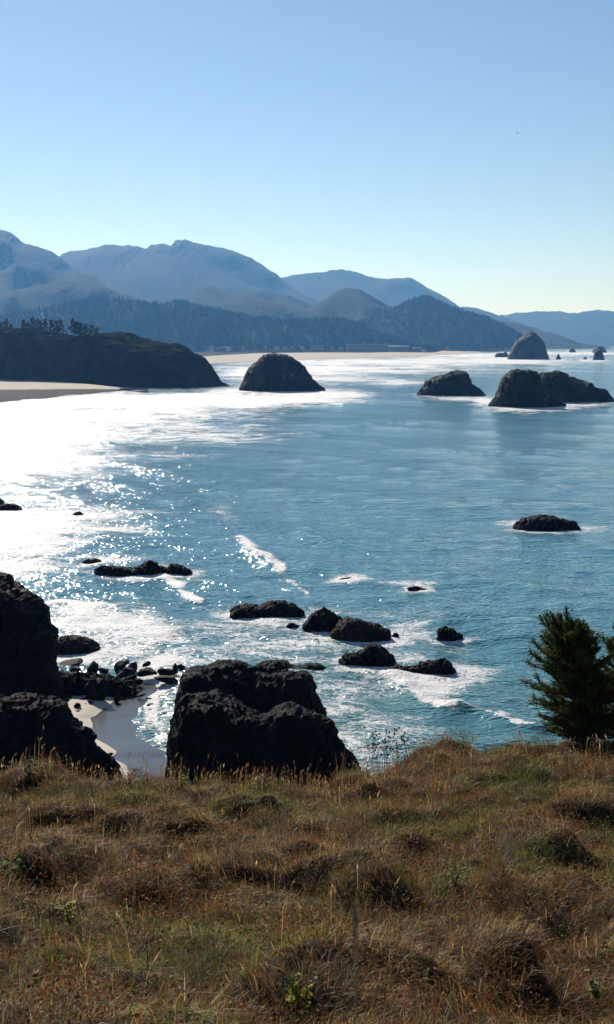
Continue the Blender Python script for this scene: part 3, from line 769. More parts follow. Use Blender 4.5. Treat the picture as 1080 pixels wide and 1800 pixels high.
# conifers massed on the two nearest hills
def conifer_mass(name, label, specs, seed):
    rr = np.random.RandomState(seed)
    Vs, Ts, Cs = [], [], []
    base = 0
    for (X, Y, Z), count, hmin, hmax in specs:
        n, m_ = X.shape
        fi = rr.uniform(0, n - 1.01, count); fj = rr.uniform(0, (m_ - 1) * 0.62, count)
        i, j = fi.astype(int), fj.astype(int)
        a, b = fi - i, fj - j
        def bil(A): return (A[i, j] * (1 - a) * (1 - b) + A[i + 1, j] * a * (1 - b) + A[i, j + 1] * (1 - a) * b + A[i + 1, j + 1] * a * b)
        x, y, z = bil(X), bil(Y), bil(Z)
        patch = fbm(x / 160, y / 160, 3.0, 3)
        keep = (patch > -0.16) | (rr.rand(count) < 0.25)
        x, y, z, patch = x[keep], y[keep], z[keep], patch[keep]
        c = len(x)
        h = rr.uniform(hmin, hmax, c) * (1 + 0.6 * patch); r = h * rr.uniform(0.16, 0.30, c)
        leafy = rr.rand(c) < np.where(fbm(x / 90, y / 90, 8.0, 2) > 0.12, 0.5, 0.08)
        K = 5
        ang = rr.uniform(0, 6.28, c)[:, None] + np.arange(K)[None, :] * (2 * math.pi / K)
        for z0, z1, rad in ((0.05, 0.7, 1.0), (0.42, 1.0, 0.66)):
            rr2 = r[:, None] * rad * rr.uniform(.7, 1.2, (c, K)) * np.where(leafy, 1.4, 1.0)[:, None]
            ring = np.stack([x[:, None] + rr2 * np.cos(ang), y[:, None] + rr2 * np.sin(ang), (z + h * z0)[:, None] + np.zeros((c, K))], -1)
            tip = np.stack([x, y, z + h * np.where(leafy, z1 * 0.75, z1)], -1)[:, None, :]
            Vs.append(np.concatenate([ring, tip], 1).reshape(-1, 3))
            off = base + np.arange(c)[:, None] * (K + 1)
            T = np.stack([np.stack([off[:, 0] + k, off[:, 0] + (k + 1) % K, off[:, 0] + K], -1) for k in range(K)], 1)
            Ts.append(T.reshape(-1, 3)); base += c * (K + 1)
            cc = np.where(leafy[:, None], np.array([0.06, 0.056, 0.026]), np.array([0.014, 0.022, 0.012])) * rr.uniform(.6, 1.5, (c, 1))
            Cs.append(np.repeat(cc, K + 1, 0))
    me = make_mesh(name, np.concatenate(Vs), None, np.concatenate(Ts), M['conifers'], False, cols={'col': np.concatenate(Cs)})
    return tag(link(name, me), label, kind='stuff')

conifer_mass('forest', 'dense conifer forest covering the hills behind the town', [(H9[1:], 14000, 8, 27), (H7[1:], 6500, 10, 26)], 5)

# houses of the town
def house(px, py, wpx, hpx, wall, label, flat=False):
    g = at_d(px, py, 4950 + 0.381 * (px + 300))
    k = g[1] / FPX
    w, h, d = wpx * k, hpx * k, max(8.0, wpx * k * 0.5)
    root = empty('house', g)
    tag(root, label, 'house', 'houses of the beach town')
    wh = h if flat else h * 0.62
    def box(nm, x0, x1, y0, y1, z0, z1, mat, par):
        v = [(x, y, z) for x in (x0, x1) for y in (y0, y1) for z in (z0, z1)]
        f = [(0, 1, 3, 2), (4, 6, 7, 5), (0, 4, 5, 1), (2, 3, 7, 6), (0, 2, 6, 4), (1, 5, 7, 3)]
        return link(nm, make_mesh(nm, v, f, mat=mat, smooth=False), par)
    wl_ = box('wall', -w / 2, w / 2, -d / 2, d / 2, -14, wh, M[wall], root)
    if flat:
        box('roof', -w / 2 - .6, w / 2 + .6, -d / 2 - .6, d / 2 + .6, wh + .003, wh + 0.9, M['house_roof'], root)
    else:
        e = 0.7
        v = [(-w / 2 - e, -d / 2 - e, wh), (w / 2 + e, -d / 2 - e, wh), (w / 2 + e, d / 2 + e, wh), (-w / 2 - e, d / 2 + e, wh), (-w / 2 - e, 0, h), (w / 2 + e, 0, h)]
        link('roof', make_mesh('roof', v, [(0, 1, 5, 4), (2, 3, 4, 5), (3, 2, 1, 0)], [(0, 4, 3), (1, 2, 5)], M['house_roof'], False), root)
    nw = max(2, int(w / 6))
    for q in range(nw):
        cx = -w / 2 + (q + .5) * w / nw
        box('window', cx - 1.1, cx + 1.1, -d / 2 - .12, -d / 2 - .02, wh * .3, wh * .75, M['house_glass'], wl_)

HOUSES = [(630, 612, 40, 7, 'house_wall', 'long flat-roofed beach hotel with pale roof line', True), (662, 613, 34, 8, 'house_wall', 'second long hotel block next to the pale-roofed hotel', True),
          (695, 614, 22, 7, 'house_wall', 'grey gabled lodge between the hotel block and the end houses', False), (712, 615, 14, 8, 'house_wall', 'tall gabled lodge near the end of the town', False),
          (733, 616.5, 14, 7, 'house_wall', 'last big house of the town beside the sand', False), (557, 612, 22, 5, 'house_wall', 'wide low building with pale roof under the wooded hill', True)]
HX = sorted([372, 384, 394, 402, 428, 467, 487, 500, 514, 532, 584, 600, 745, 678, 645])
for i, (px, py_, w, h) in enumerate([(372, 614, 9, 5), (384, 616, 8, 5), (394, 615, 9, 6), (402, 613, 7, 4), (428, 613, 7, 4), (467, 612.5, 6, 5), (487, 613, 7, 4), (500, 613.5, 6, 4), (514, 613, 8, 4), (532, 613, 7, 4), (584, 613, 8, 4), (600, 614, 7, 4), (745, 617, 8, 4), (678, 612, 9, 5), (645, 616, 9, 4)]):
    HOUSES.append((px, py_, w, h, 'house_white' if i % 3 == 0 else 'house_wall', ORD[HX.index(px)] + ' small house along the beach town, counting from the headland side', False))
for a in HOUSES: house(*a)

# ------------------------------------------------------------------ pines on the headland
def pine(px, top_y, foot_y, D, wfac, seed, label):
    rr = np.random.RandomState(seed)
    p0, p1 = at_d(px, foot_y, D), at_d(px, top_y, D)
    H = p1[2] - p0[2] + 2
    root = empty('pine_tree', (p0[0], D, p0[2] - 2))
    tag(root, label, 'tree', 'pines on the headland')
    K = 6; hs = np.linspace(0, 1, 6)
    lean = rr.normal(0, 0.03, 2)
    V = np.array([[0.022 * H * (1 - .85 * t) * math.cos(a) + lean[0] * H * t, 0.022 * H * (1 - .85 * t) * math.sin(a) + lean[1] * H * t, H * t * .97] for t in hs for a in np.arange(K) * 6.283 / K])
    q = [(i * K + k, i * K + (k + 1) % K, (i + 1) * K + (k + 1) % K, (i + 1) * K + k) for i in range(5) for k in range(K)]
    link('trunk', make_mesh('trunk', V, q, mat=M['bark']), root)
    nb = 420
    t = rr.uniform(0.22, 1.0, nb) ** 0.9
    clump = 0.75 + 0.5 * np.sin(t * 23 + seed)
    R = H * wfac * 1.45 * (1.06 - t) ** 0.6 * clump * rr.uniform(0.1, 1, nb) ** .5
    a = rr.uniform(0, 6.283, nb)
    c = np.stack([R * np.cos(a) + lean[0] * H * t, R * np.sin(a) + lean[1] * H * t, H * t], 1)
    s = H * rr.uniform(0.035, 0.08, nb)
    V = np.zeros((nb, 4, 3))
    d1 = np.stack([np.cos(a), np.sin(a), rr.uniform(-.2, .5, nb)], 1); d2 = rr.normal(size=(nb, 3)) * np.array([1, 1, .35])
    d2 /= np.linalg.norm(d2, axis=1)[:, None]
    V[:, 0] = c - d1 * s[:, None]; V[:, 1] = c + d2 * s[:, None] * .7; V[:, 2] = c + d1 * s[:, None] * 1.5; V[:, 3] = c - d2 * s[:, None] * .7
    q = np.arange(nb * 4).reshape(-1, 4)
    col = np.repeat(np.array([[0.018, 0.024, 0.013]]) * rr.uniform(.6, 1.4, (nb, 1)), 4, 0)
    link('crown', make_mesh('crown', V.reshape(-1, 3), q, mat=M['needles'], smooth=False, cols={'col': col}), root)

PINES = [(2, 566, .2), (12, 560, .26), (20, 569, .2), (42, 562, .22), (50, 566, .2), (58, 558, .22), (66, 560, .22), (72, 564, .18), (81, 561, .16), (92, 562, .18), (100, 564, .2), (107, 562, .22), (129, 561, .2), (136, 565, .24), (144, 568, .26), (153, 569, .26), (162, 571, .26), (171, 575, .26)]
for i, (px, ty, wf) in enumerate(PINES):
    fy = np.interp(px, [0, 31, 63, 94, 126, 151, 176], [585, 584, 582, 585, 590, 593, 591]) + 1
    Yd = 1800 + (px + 420) / 813 * (1210 - 1800) + 95
    pine(px, ty, fy, Yd, wf, 40 + i, ORD[i] + ' dark pine on the headland top, counting from the frame edge')

# ------------------------------------------------------------------ grassy bluff in front
def gz(x, y):
    x = np.asarray(x, float); y = np.asarray(y, float)
    drop = np.interp(y, [-40, -6, 0, 9, 28, 36, 80], [-4, 0.9, 1.75, 4.94, 9.62, 11.7, 23])
    lift = 0.55 * sstep(0.4, 3.6, x) * sstep(18, 30, y)
    yc = 28.0 + 5.2 * sstep(0.2, 4.5, x) + 0.5 * perlin(x * .4, 0.3, 8.8)
    over = np.maximum(y - yc, 0)
    fall = 1.25 * (np.sqrt(over * over + 1.0) - 1.0) + 0.02 * over ** 1.6
    hum = 0.42 * fbm(x * 0.42, y * 0.34, 1.3, 3) + 0.20 * np.abs(perlin(x * 0.75 + 4, y * 0.6, 6.1)) * 2 - 0.1
    hum = 0.55 * hum + mounds(x, y) - 0.5
    return EYE - drop + lift - fall + hum * sstep(2, 7, y)

def build_ground():
    ys = np.concatenate([np.linspace(-35, 4, 20), np.linspace(4.2, 38, 240), np.linspace(38.5, 78, 40)])
    xs = np.concatenate([np.linspace(-75, -13, 26), np.linspace(-12.8, 12.8, 190), np.linspace(13, 75, 26)])
    X, Y = np.meshgrid(xs, ys, indexing='ij')
    Z = gz(X, Y)
    me = make_mesh('bluff', np.stack([X, Y, Z], -1).reshape(-1, 3), grid_quads(*X.shape)[:, ::-1], mat=M['soil'])
    return tag(link('bluff_ground', me), 'grassy bluff top sloping down to the cliff edge', kind='structure')
build_ground()

def on_ground(px, py):
    d = ray(px, py)
    for t in np.arange(3, 60, 0.05):
        p = d * t
        if EYE + p[2] < gz(p[0], p[1]): return np.array([p[0], p[1], float(gz(p[0], p[1]))])
    p = d * 30; return np.array([p[0], p[1], float(gz(p[0], p[1]))])

def build_grass(count, seed, lmin, lmax, wmin, wmax, name, label, stalk=False):
    rr = np.random.RandomState(seed)
    y = np.sqrt(rr.uniform(6.2 ** 2, 35 ** 2, count))
    x = y * np.tan(np.radians(rr.uniform(-17.0, 17.0, count)))
    if stalk:
        y = np.where(rr.rand(count) < 0.82, rr.uniform(26, 33, count), y)
        x = np.where(rr.rand(count) < 0.6, y * np.tan(np.radians(rr.uniform(-17, 4, count))), y * np.tan(np.radians(rr.uniform(-17, 17, count))))
    z = gz(x, y)
    # tussocks: blades gather round random centres
    cl = fbm(x * 1.3, y * 1.3, 9.0, 3)
    cov = fbm(x * 0.5 + 3, y * 0.5, 4.0, 3)
    green = fbm(x * 0.33 + 7, y * 0.45, 12.0, 4)
    red = fbm(x * 0.45 - 5, y * 0.5, 17.0, 4)
    L = rr.uniform(lmin, lmax, count) * (1 + 1.1 * cl) * (0.9 + 0.8 * cov)
    Wd = rr.uniform(wmin, wmax, count)
    flow = 6.28 * fbm(x * 0.6, y * 0.6, 21.0, 2) * 2 + rr.normal(0, 0.9, count)
    tilt = np.clip(rr.normal(0.95, 0.36, count), 0.05, 1.5)
    if stalk: tilt = np.abs(rr.normal(0.14, 0.13, count))
    dx, dy = np.cos(flow), np.sin(flow)
    st, ct = np.sin(tilt), np.cos(tilt)
    face = rr.uniform(0, 6.283, count)
    sx, sy = np.cos(face), np.sin(face)
    z0 = z - 0.02
    V = np.zeros((count, 5, 3), np.float32)
    w = Wd * 0.5
    midf, bend = 0.5, rr.uniform(0.0, 0.35, count)
    mx_, my_, mz_ = x + dx * st * L * .42, y + dy * st * L * .42, z0 + (ct * .62 + .05) * L
    tx, ty, tz = x + dx * st * L * (1 + .3 * bend), y + dy * st * L * (1 + .3 * bend), z0 + ct * L * (1 - bend) + 0.03 * L
    gt = gz(tx, ty) + 0.015; gm = gz(mx_, my_) + 0.02
    tz = np.maximum(tz, gt); mz_ = np.maximum(mz_, gm)
    for k, s in ((0, -1), (1, 1)):
        V[:, k, 0] = x + s * w * sx; V[:, k, 1] = y + s * w * sy; V[:, k, 2] = z0
    for k, s in ((2, 1), (3, -1)):
        ww = w * (0.85 if not stalk else 1.0)
        V[:, k, 0] = mx_ + s * ww * sx; V[:, k, 1] = my_ + s * ww * sy; V[:, k, 2] = mz_
    V[:, 4, 0] = tx; V[:, 4, 1] = ty; V[:, 4, 2] = tz
    o = np.arange(count)[:, None] * 5
    quads = o + np.array([[0, 1, 2, 3]]); tris = o + np.array([[3, 2, 4]])
    pal = {'tan': (0.40, 0.235, 0.085), 'brown': (0.20, 0.098, 0.034), 'rust': (0.235, 0.088, 0.028), 'pale': (0.58, 0.43, 0.22), 'green': (0.165, 0.235, 0.028), 'olive': (0.29, 0.24, 0.05)}
    pal = {k: np.array(v) for k, v in pal.items()}
    u = rr.rand(count)
    col = np.where((u < 0.5)[:, None], pal['brown'], pal['tan'])
    col = np.where((u > 0.80)[:, None], pal['pale'], col)
    pg = sstep(-0.02, 0.2, green)
    isg = rr.rand(count) < (0.09 + 0.66 * pg)
    col = np.where(isg[:, None], np.where((rr.rand(count) < .5)[:, None], pal['green'], pal['olive']), col)
    isr = (~isg) & (rr.rand(count) < 0.27 + 0.6 * sstep(0.03, 0.25, red))
    col = np.where(isr[:, None], pal['rust'], col)
    if stalk: col = np.where((rr.rand(count) < .6)[:, None], pal['tan'] * 1.1, pal['pale'])
    col = col * rr.uniform(0.38, 1.28, (count, 1)) * (1 + 0.9 * fbm(x * 2.2, y * 2.2, 30.0, 2))[:, None]
    C = np.repeat(col, 5, 0)
    if stalk:     # seed heads: small spindle of crossed faces near the tip
        hv, ht, hc = [], [], []
        sel = np.where(rr.rand(count) < 0.75)[0]
        b = count * 5
        for ang in (0, 1.57):
            hl = 0.07 + 0.07 * rr.rand(len(sel)); hw = 0.006 + 0.008 * rr.rand(len(sel))
            T = np.stack([tx[sel], ty[sel], tz[sel]], 1)
            D_ = T - np.stack([mx_[sel], my_[sel], mz_[sel]], 1); D_ /= np.linalg.norm(D_, axis=1)[:, None] + 1e-6
            S = np.stack([np.cos(face[sel] + ang), np.sin(face[sel] + ang), 0 * hl], 1)
            A = T - D_ * hl[:, None]
            Mi = T - D_ * (hl * .55)[:, None]
            hv.append(np.stack([A, Mi + S * hw[:, None], T + D_ * .01, Mi - S * hw[:, None]], 1).reshape(-1, 3))
            ht.append(b + np.arange(len(sel))[:, None] * 4 + np.arange(4)[None, :]); b += len(sel) * 4
            hc.append(np.repeat(col[sel] * 1.05, 4, 0))
        Vall = np.concatenate([V.reshape(-1, 3)] + hv); quads = np.concatenate([quads] + ht); C = np.concatenate([C] + hc)
    else:
        Vall = V.reshape(-1, 3)
    me = make_mesh(name, Vall, quads, tris, M['grass'], True, cols={'col': C})
    return tag(link(name, me), label, kind='stuff')

build_grass(310000, 1, 0.11, 0.36, 0.0035, 0.008, 'grass', 'dry brown and green tangled grass covering the bluff')
build_grass(2600, 2, 0.45, 0.85, 0.003, 0.005, 'grass_stalks', 'tall dry grass stalks with seed heads along the bluff edge', stalk=True)

def build_litter(count, seed):
    """small curled dead leaves and low leafy ground cover"""
    rr = np.random.RandomState(seed)
    y = np.sqrt(rr.uniform(6.2 ** 2, 34.5 ** 2, count)); x = y * np.tan(np.radians(rr.uniform(-17, 17, count)))
    k = fbm(x * 0.9 + 31, y * 0.9, 3.0, 3)
    keep = rr.rand(count) < sstep(-0.08, 0.2, k) + 0.08
    x, y, k = x[keep], y[keep], k[keep]; c = len(x)
    z = gz(x, y) + rr.uniform(0.02, 0.30, c) * (0.5 + sstep(-.1, .3, k))
    s = rr.uniform(0.008, 0.021, c)
    d1 = rr.normal(size=(c, 3)); d1 /= np.linalg.norm(d1, axis=1)[:, None]
    d2 = np.cross(d1, rr.normal(size=(c, 3))); d2 /= np.linalg.norm(d2, axis=1)[:, None]
    P = np.stack([x, y, z], 1)
    V = np.stack([P - d1 * s[:, None] * 1.4, P + d2 * s[:, None] * .7, P + d1 * s[:, None] * 1.4, P - d2 * s[:, None] * .7], 1)
    gr = fbm(x * 0.33 + 7, y * 0.45, 12.0, 4)
    g = rr.rand(c) < 0.12 + 0.7 * sstep(0.0, 0.22, gr)
    col = np.where(g[:, None], np.array([0.09, 0.14, 0.022]), np.array([0.19, 0.085, 0.032])) * rr.uniform(.5, 1.5, (c, 1))
    hot = rr.rand(c) < 0.012
    col = np.where(hot[:, None], np.array([0.45, 0.14, 0.03]), col)
    me = make_mesh('leaf_litter', V.reshape(-1, 3), np.arange(c * 4).reshape(-1, 4), mat=M['needles'], smooth=False, cols={'col': np.repeat(col, 4, 0)})
    tag(link('ground_cover', me), 'small dead leaves and low green plants among the grass', kind='stuff')
build_litter(190000, 4)

# ------------------------------------------------------------------ spruces at the bluff edge
def tube(path, radii, K=6):
    path = np.asarray(path, float); V = []
    for i, (p, r) in enumerate(zip(path, radii)):
        d = path[min(i + 1, len(path) - 1)] - path[max(i - 1, 0)]; d /= np.linalg.norm(d) + 1e-9
        a = np.cross(d, [0.3, 0.9, 0.2]); a /= np.linalg.norm(a) + 1e-9; b = np.cross(d, a)
        for k in range(K):
            th = 6.28318 * k / K; V.append(p + r * (math.cos(th) * a + math.sin(th) * b))
    q = [(i * K + k, i * K + (k + 1) % K, (i + 1) * K + (k + 1) % K, (i + 1) * K + k) for i in range(len(path) - 1) for k in range(K)]
    return np.array(V), np.array(q)

def merge(parts):
    Vs, Qs, b = [], [], 0
    for v, q in parts: Vs.append(v); Qs.append(q + b); b += len(v)
    return np.concatenate(Vs), np.concatenate(Qs)

def spruce(base, H, prof, seed, label, skew=0.0, nbr=250):
    rr = np.random.RandomState(seed)
    root = empty('spruce_tree', base); tag(root, label, 'tree', 'spruces at the bluff edge')
    def trunk_at(t): return np.array([skew * H * (t ** 1.6) * 0.12 + 0.03 * H * math.sin(t * 5), 0.02 * H * math.sin(t * 4 + 1), H * t])
    ts = np.linspace(-0.04, 1, 14)
    parts = [tube([trunk_at(t) if t > 0 else np.array([0, 0, H * t]) for t in ts], [0.035 * H * (1 - .93 * max(t, 0)) + .004 for t in ts], 8)]
    tw = []           # twig segments: start, direction, length
    for i in range(nbr):
        t = 0.05 + 0.94 * (i / nbr) ** 0.95
        az = i * 2.399 + rr.normal(0, .35)
        L = H * np.interp(t, prof[0], prof[1]) * rr.uniform(0.5, 1.1)
        L *= 1.0 + skew * 0.28 * (-math.cos(az)) * -1 if skew else 1.0
        up = np.interp(t, [0, .3, .7, 1], [-0.08, 0.06, 0.45, 1.5]) + rr.normal(0, .12)
        d = np.array([math.cos(az), math.sin(az), up]); d /= np.linalg.norm(d)
        p = trunk_at(t); n = 7
        path = [p]
        for k in range(n):
            d = d + np.array([0, 0, 0.045]) + rr.normal(0, .06, 3); d /= np.linalg.norm(d)
            path.append(path[-1] + d * L / n)
        parts.append(tube(path, np.linspace(0.011 * H * (1.1 - t) + .003, .0025, n + 1), 4))
        for k in range(1, n + 1):
            f = k / n
            if f < 0.12: continue
            seg = path[k] - path[k - 1]; sl = np.linalg.norm(seg); sd = seg / sl
            tw.append((path[k - 1], sd, sl * 1.1))
            for s in range(8):
                side = np.cross(sd, [0, 0, 1]) * rr.choice([-1, 1]) + rr.normal(0, .35, 3)
                dd = sd * 0.8 + side * 0.8 + np.array([0, 0, rr.uniform(-.1, .35)]); dd /= np.linalg.norm(dd)
                tw.append((path[k - 1] + seg * rr.rand(), dd, min(L, 0.9) * rr.uniform(.14, .34) * (1.2 - .5 * f)))
    v, q = merge(parts)
    link('trunk', make_mesh('trunk', v, q, mat=M['bark']), root)
    S = np.array([a for a, b, c in tw]); D_ = np.array([b for a, b, c in tw]); Ln = np.array([c for a, b, c in tw])
    per = 15; T = len(S)
    u = rr.uniform(0, 1.05, (T, per))
    P = S[:, None, :] + D_[:, None, :] * (u * Ln[:, None])[..., None]
    rad = rr.normal(size=(T, per, 3)); rad /= np.linalg.norm(rad, axis=-1, keepdims=True)
    nd = D_[:, None, :] * 0.75 + rad; nd /= np.linalg.norm(nd, axis=-1, keepdims=True)
    nl = rr.uniform(0.045, 0.085, (T, per))[..., None]
    sd = np.cross(nd, rr.normal(size=(T, per, 3))); sd /= np.linalg.norm(sd, axis=-1, keepdims=True) + 1e-9
    wv = 0.010
    V = np.stack([P - sd * wv, P + sd * wv, P + nd * nl], -2).reshape(-1, 3)
    tone = rr.uniform(.5, 1.35, (T, 1)) * np.ones((T, per))
    col = (np.array([0.085, 0.105, 0.026])[None, None, :] * tone[..., None])
    newg = rr.rand(T) < 0.15
    col = np.where(newg[:, None, None], np.array([0.17, 0.17, 0.04]), col)
    me = make_mesh('crown', V, None, np.arange(len(V)).reshape(-1, 3), M['needles'], False, cols={'col': np.repeat(col.reshape(-1, 3), 3, 0)})
    link('crown', me, root)

YT = 31.5
def tree_base(px, Y):
    x = (px - 540) / FPX * (Y * FWD[1] + 10.3 * -FWD[2])
    return np.array([x, Y, float(gz(x, Y))])
b = tree_base(1026, YT)
htop = at_d(1030, 1122, YT)[2] - b[2]
spruce(b, htop, ([0, .08, .2, .4, .55, .7, .85, 1], [.26, .36, .43, .46, .45, .41, .34, .22]), 3, 'bushy dark green spruce standing at the grassy bluff edge', -1.0)
b = tree_base(1098, YT + 0.6)
htop = at_d(1090, 1130, YT + .6)[2] - b[2]
spruce(b, htop, ([0, .1, .3, .6, .8, 1], [.20, .42, .54, .50, .42, .2]), 8, 'second spruce cut off by the frame edge beside the bushy one', 0.4, 120)

# ------------------------------------------------------------------ single plants on the bluff
def weed(px, py_top, py_foot, Y, seed, label, nheads=5):
    rr = np.random.RandomState(seed)
    x = (px - 540) / FPX * (Y * FWD[1] + 10 * -FWD[2])
    base = np.array([x, Y, float(gz(x, Y))])
    H = max(0.3, at_d(px, py_top, Y)[2] - base[2])
    root = empty('dried_weed', base); tag(root, label, 'weed', 'dried weeds at the bluff edge')
    path = [np.array([rr.normal(0, .012) * k, rr.normal(0, .012) * k, H * k / 6]) for k in range(7)]
    parts = [tube(path, np.linspace(.009, .004, 7), 5)]; tips = [path[-1]]
    for i in range(nheads):
        t = rr.uniform(.35, .9); p = np.array([np.interp(t * 6, range(7), [q[a] for q in path]) for a in range(3)])
        a = rr.uniform(0, 6.28); L = H * rr.uniform(.12, .3)
        e = p + np.array([math.cos(a) * .5, math.sin(a) * .5, .8]) * L
        parts.append(tube([p, (p + e) / 2 + [0, 0, -.01], e], [.005, .004, .003], 4)); tips.append(e)
    v, q = merge(parts); link('stem', make_mesh('stem', v, q, mat=M['weed']), root)
    for e in tips:
        n = 70; d = rr.normal(size=(n, 3)); d /= np.linalg.norm(d, axis=1)[:, None]
        s = np.cross(d, rr.normal(size=(n, 3))); s /= np.linalg.norm(s, axis=1)[:, None]
        r = rr.uniform(.012, .032, (n, 1))
        V = np.stack([e + s * .004, e - s * .004, e + d * r - s * .005, e + d * r + s * .005], 1).reshape(-1, 3)
        link('seed_head', make_mesh('seed_head', V, np.arange(n * 4).reshape(-1, 4), mat=M['weed'], smooth=False), root)

for i, (px, pt, Y, lab) in enumerate([(648, 1286, 29.4, 'dried weed standing farthest toward the black rock'), (656, 1293, 29.6, 'dried weed with side branches next to the outermost weed'),
        (667, 1306, 29.8, 'short dried weed between two taller ones'), (676, 1290, 30.0, 'dried weed with a pale seed top in the clump'), (683, 1300, 29.7, 'bushy dried weed in the middle of the clump'),
        (690, 1279, 30.2, 'tallest dried weed of the clump against the sea'), (700, 1300, 30.2, 'dark dried weed just beyond the tallest one'), (713, 1292, 30.4, 'last dried weed of the clump toward the spruce')]):
    weed(px, pt, 1330, Y, 60 + i, lab, 5 + i % 3)

def leafy(px, py, size, colors, seed, label, nl=46):
    rr = np.random.RandomState(seed)
    base = on_ground(px, py); root = empty('leafy_plant', base); tag(root, label, 'plant', 'leafy plants in the grass')
    parts, leaves, cols = [], [], []
    for s in range(7):
        a = rr.uniform(0, 6.28); r = size * rr.uniform(.1, .55); h = size * rr.uniform(.7, 1.25)
        e = np.array([math.cos(a) * r, math.sin(a) * r, h]); parts.append(tube([np.zeros(3), e * [.4, .4, .6], e], [.005, .004, .002], 4))
        for k in range(nl // 7):
            t = rr.uniform(.35, 1.05); p = e * t + rr.normal(0, size * .06, 3)
            d = rr.normal(size=3) * [1, 1, .5]; d /= np.linalg.norm(d); sd = np.cross(d, rr.normal(size=3) * .4 + [0, 0, 1]); sd /= np.linalg.norm(sd)
            L = size * rr.uniform(.14, .26); w = L * .3; dn = np.array([0, 0, -.18 * L])
            leaves.append([p, p + d * L * .35 + sd * w, p + d * L * .7 + sd * w * .7 + dn * .5, p + d * L + dn, p + d * L * .7 - sd * w * .7 + dn * .5, p + d * L * .35 - sd * w])
            cols.append(np.array(colors[rr.randint(len(colors))]) * rr.uniform(.7, 1.2))
    v, q = merge(parts); link('stem', make_mesh('stem', v, q, mat=M['weed']), root)
    V = np.array(leaves).reshape(-1, 3); o = np.arange(len(leaves))[:, None] * 6
    Q = np.concatenate([o + [[0, 1, 2, 5]], o + [[5, 2, 3, 4]]])
    link('foliage', make_mesh('foliage', V, Q, mat=M['needles'], cols={'col': np.repeat(np.array(cols), 6, 0)}), root)

YG, GR, OR, DG = (0.38, 0.36, 0.04), (0.13, 0.22, 0.03), (0.42, 0.15, 0.03), (0.05, 0.09, 0.03)
leafy(125, 1640, 0.30, [YG, YG, GR, OR], 1, 'yellow and orange leaved plant in a dark hollow of the grass', 70)
leafy(525, 1790, 0.26, [YG, GR, GR], 2, 'yellow-green leaved plant at the bottom edge of the picture', 70)
leafy(52, 1372, 0.34, [DG, DG, (0.09, 0.12, 0.06)], 3, 'dark green leafy plant at the bluff edge below the cliff', 90)
leafy(320, 1388, 0.30, [YG, GR, GR], 4, 'bright green leafy plant behind the crest grass near the black rock', 60)
leafy(228, 1384, 0.28, [OR, (0.3, 0.12, 0.03)], 5, 'orange-leaved plant at the crest below the cove', 50)
leafy(510, 1770, 0.22, [GR, DG], 6, 'small dark green plant just above the bottom yellow-green one', 50)
leafy(1050, 1770, 0.24, [GR, DG, YG], 7, 'green leafy plant in the corner of the grass', 50)
leafy(800, 1562, 0.26, [YG, GR, GR], 8, 'pale green plant above a dark hollow in the grass', 50)
leafy(20, 1560, 0.36, [GR, DG, DG], 9, 'green leafy bush at the frame edge above the yellow plant', 90)

def stalk(px, py_top, dist_y, seed, label, straw=True, head=0.10):
    rr = np.random.RandomState(seed)
    tip = at_d(px, py_top, dist_y)
    bz = float(gz(tip[0], dist_y))
    root = empty('seed_stalk', (tip[0], dist_y, bz)); tag(root, label, 'grass stalk')
    H = tip[2] - bz
    path = [np.array([0.02 * math.sin(k * .9) * (k / 8 - 1), 0, H * k / 8]) for k in range(9)]
    v, q = tube(path, np.linspace(.0018 if straw else .008, .0008 if straw else .004, 9), 5)
    link('stem', make_mesh('stem', v, q, mat=M['straw'] if straw else M['weed']), root)
    if head:
        n = 110; t = rr.uniform(0, 1, n); a = rr.uniform(0, 6.28, n)
        P = np.stack([0 * t, 0 * t, H - head * t], 1); D_ = np.stack([np.cos(a) * .35, np.sin(a) * .35, 1 + 0 * a], 1); s = np.stack([-np.sin(a), np.cos(a), 0 * a], 1)
        l = (0.012 * np.sin(np.pi * np.clip(t, .08, .95)) ** .5 + .004)[:, None]
        V = np.stack([P - s * .0007, P + s * .0007, P + D_ * l + s * .0013, P + D_ * l - s * .0013], 1).reshape(-1, 3)
        link('seed_head', make_mesh('seed_head', V, np.arange(n * 4).reshape(-1, 4), mat=M['straw'], smooth=False), root)
stalk(625, 1592, 1.75, 1, 'blurred pale seed head close to the camera', True, 0.075)
stalk(258, 1650, 10.2, 2, 'tall dark dead stem rising from the bottom grass', False, 0.0)

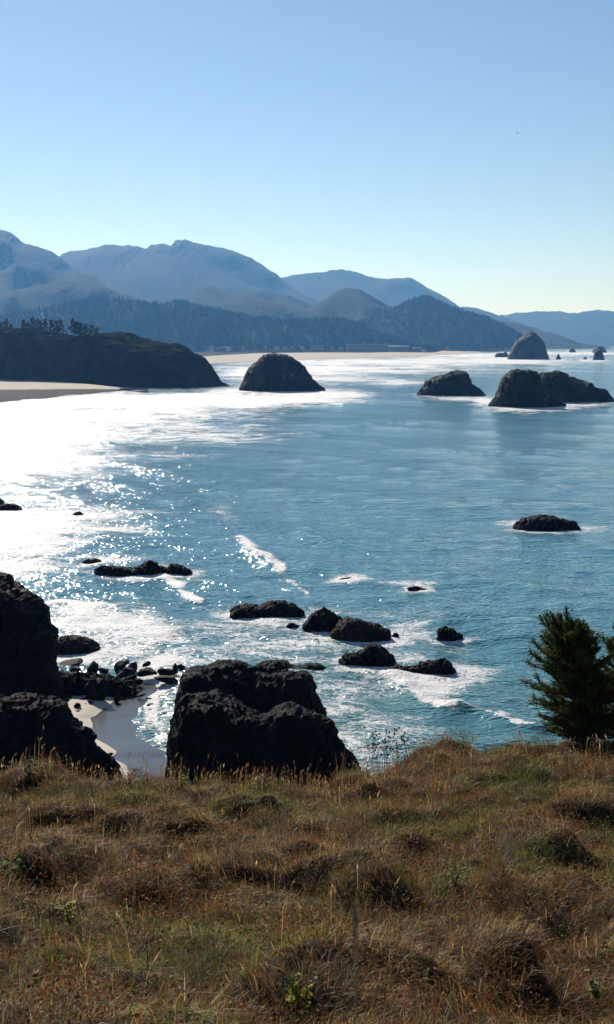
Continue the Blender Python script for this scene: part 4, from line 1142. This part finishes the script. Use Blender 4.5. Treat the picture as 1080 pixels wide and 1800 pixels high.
# ------------------------------------------------------------------ gulls
def gull(px, py, D, span, roll, yaw, mat, label):
    c = at_d(px, py, D)
    st = np.linspace(-1, 1, 25); K = 10; V = []
    for s in st:
        a = abs(s); bodyw = math.exp(-(a / 0.09) ** 2)
        chord = span * (0.13 * (1 - a) ** 0.5 + 0.02) * (1 - bodyw) + span * 0.40 * bodyw
        thick = span * 0.012 * (1 - a * .8) + span * 0.055 * bodyw
        zz = span * (0.16 * math.sin(min(a, 0.45) / 0.45 * 1.57) - 0.12 * max(0, a - .45)); sweep = span * (0.05 * a - .16 * max(0, a - .45))
        for k in range(K):
            th = 6.283 * k / K
            V.append((s * span / 2, sweep + chord / 2 * math.cos(th), zz * (1 - bodyw) + thick * math.sin(th)))
    n = len(st)
    q = [(i * K + k, i * K + (k + 1) % K, (i + 1) * K + (k + 1) % K, (i + 1) * K + k) for i in range(n - 1) for k in range(K)]
    o = link('gull', make_mesh('gull', V, q, mat=M[mat]), None, c)
    o.rotation_euler = (0.1, roll, yaw)
    tag(o, label, 'bird', 'gulls in the sky')
gull(910, 234, 260, 1.4, -0.5, 0.5, 'feather', 'white gull gliding in the clear sky above the monolith')
gull(573, 452, 700, 1.2, 0.3, 0.9, 'dark_feather', 'tiny dark bird just above the blue ridge')

# ------------------------------------------------------------------ sea last, so that it knows where the rocks stand
build_sea()

# ------------------------------------------------------------------ sea air
m = NT('sea_air')
pv = m.n('ShaderNodeVolumePrincipled')
pv.inputs['Color'].default_value = (0.13, 0.38, 0.86, 1)
pv.inputs['Absorption Color'].default_value = (1, 1, 1, 1)
pv.inputs['Density'].default_value = 5.4e-5
pv.inputs['Anisotropy'].default_value = 0.42
m.l(pv.outputs[0], m.out.inputs['Volume'])
x0, x1, y0, y1, z0, z1 = -17000, 17000, -400, 25500, -60, 1400
v = [(x, y, z) for x in (x0, x1) for y in (y0, y1) for z in (z0, z1)]
f = [(0, 1, 3, 2), (4, 6, 7, 5), (0, 4, 5, 1), (2, 3, 7, 6), (0, 2, 6, 4), (1, 5, 7, 3)]
tag(link('haze', make_mesh('haze', v, f, mat=m.m, smooth=False)), 'thin sea haze over the whole bay', kind='stuff')
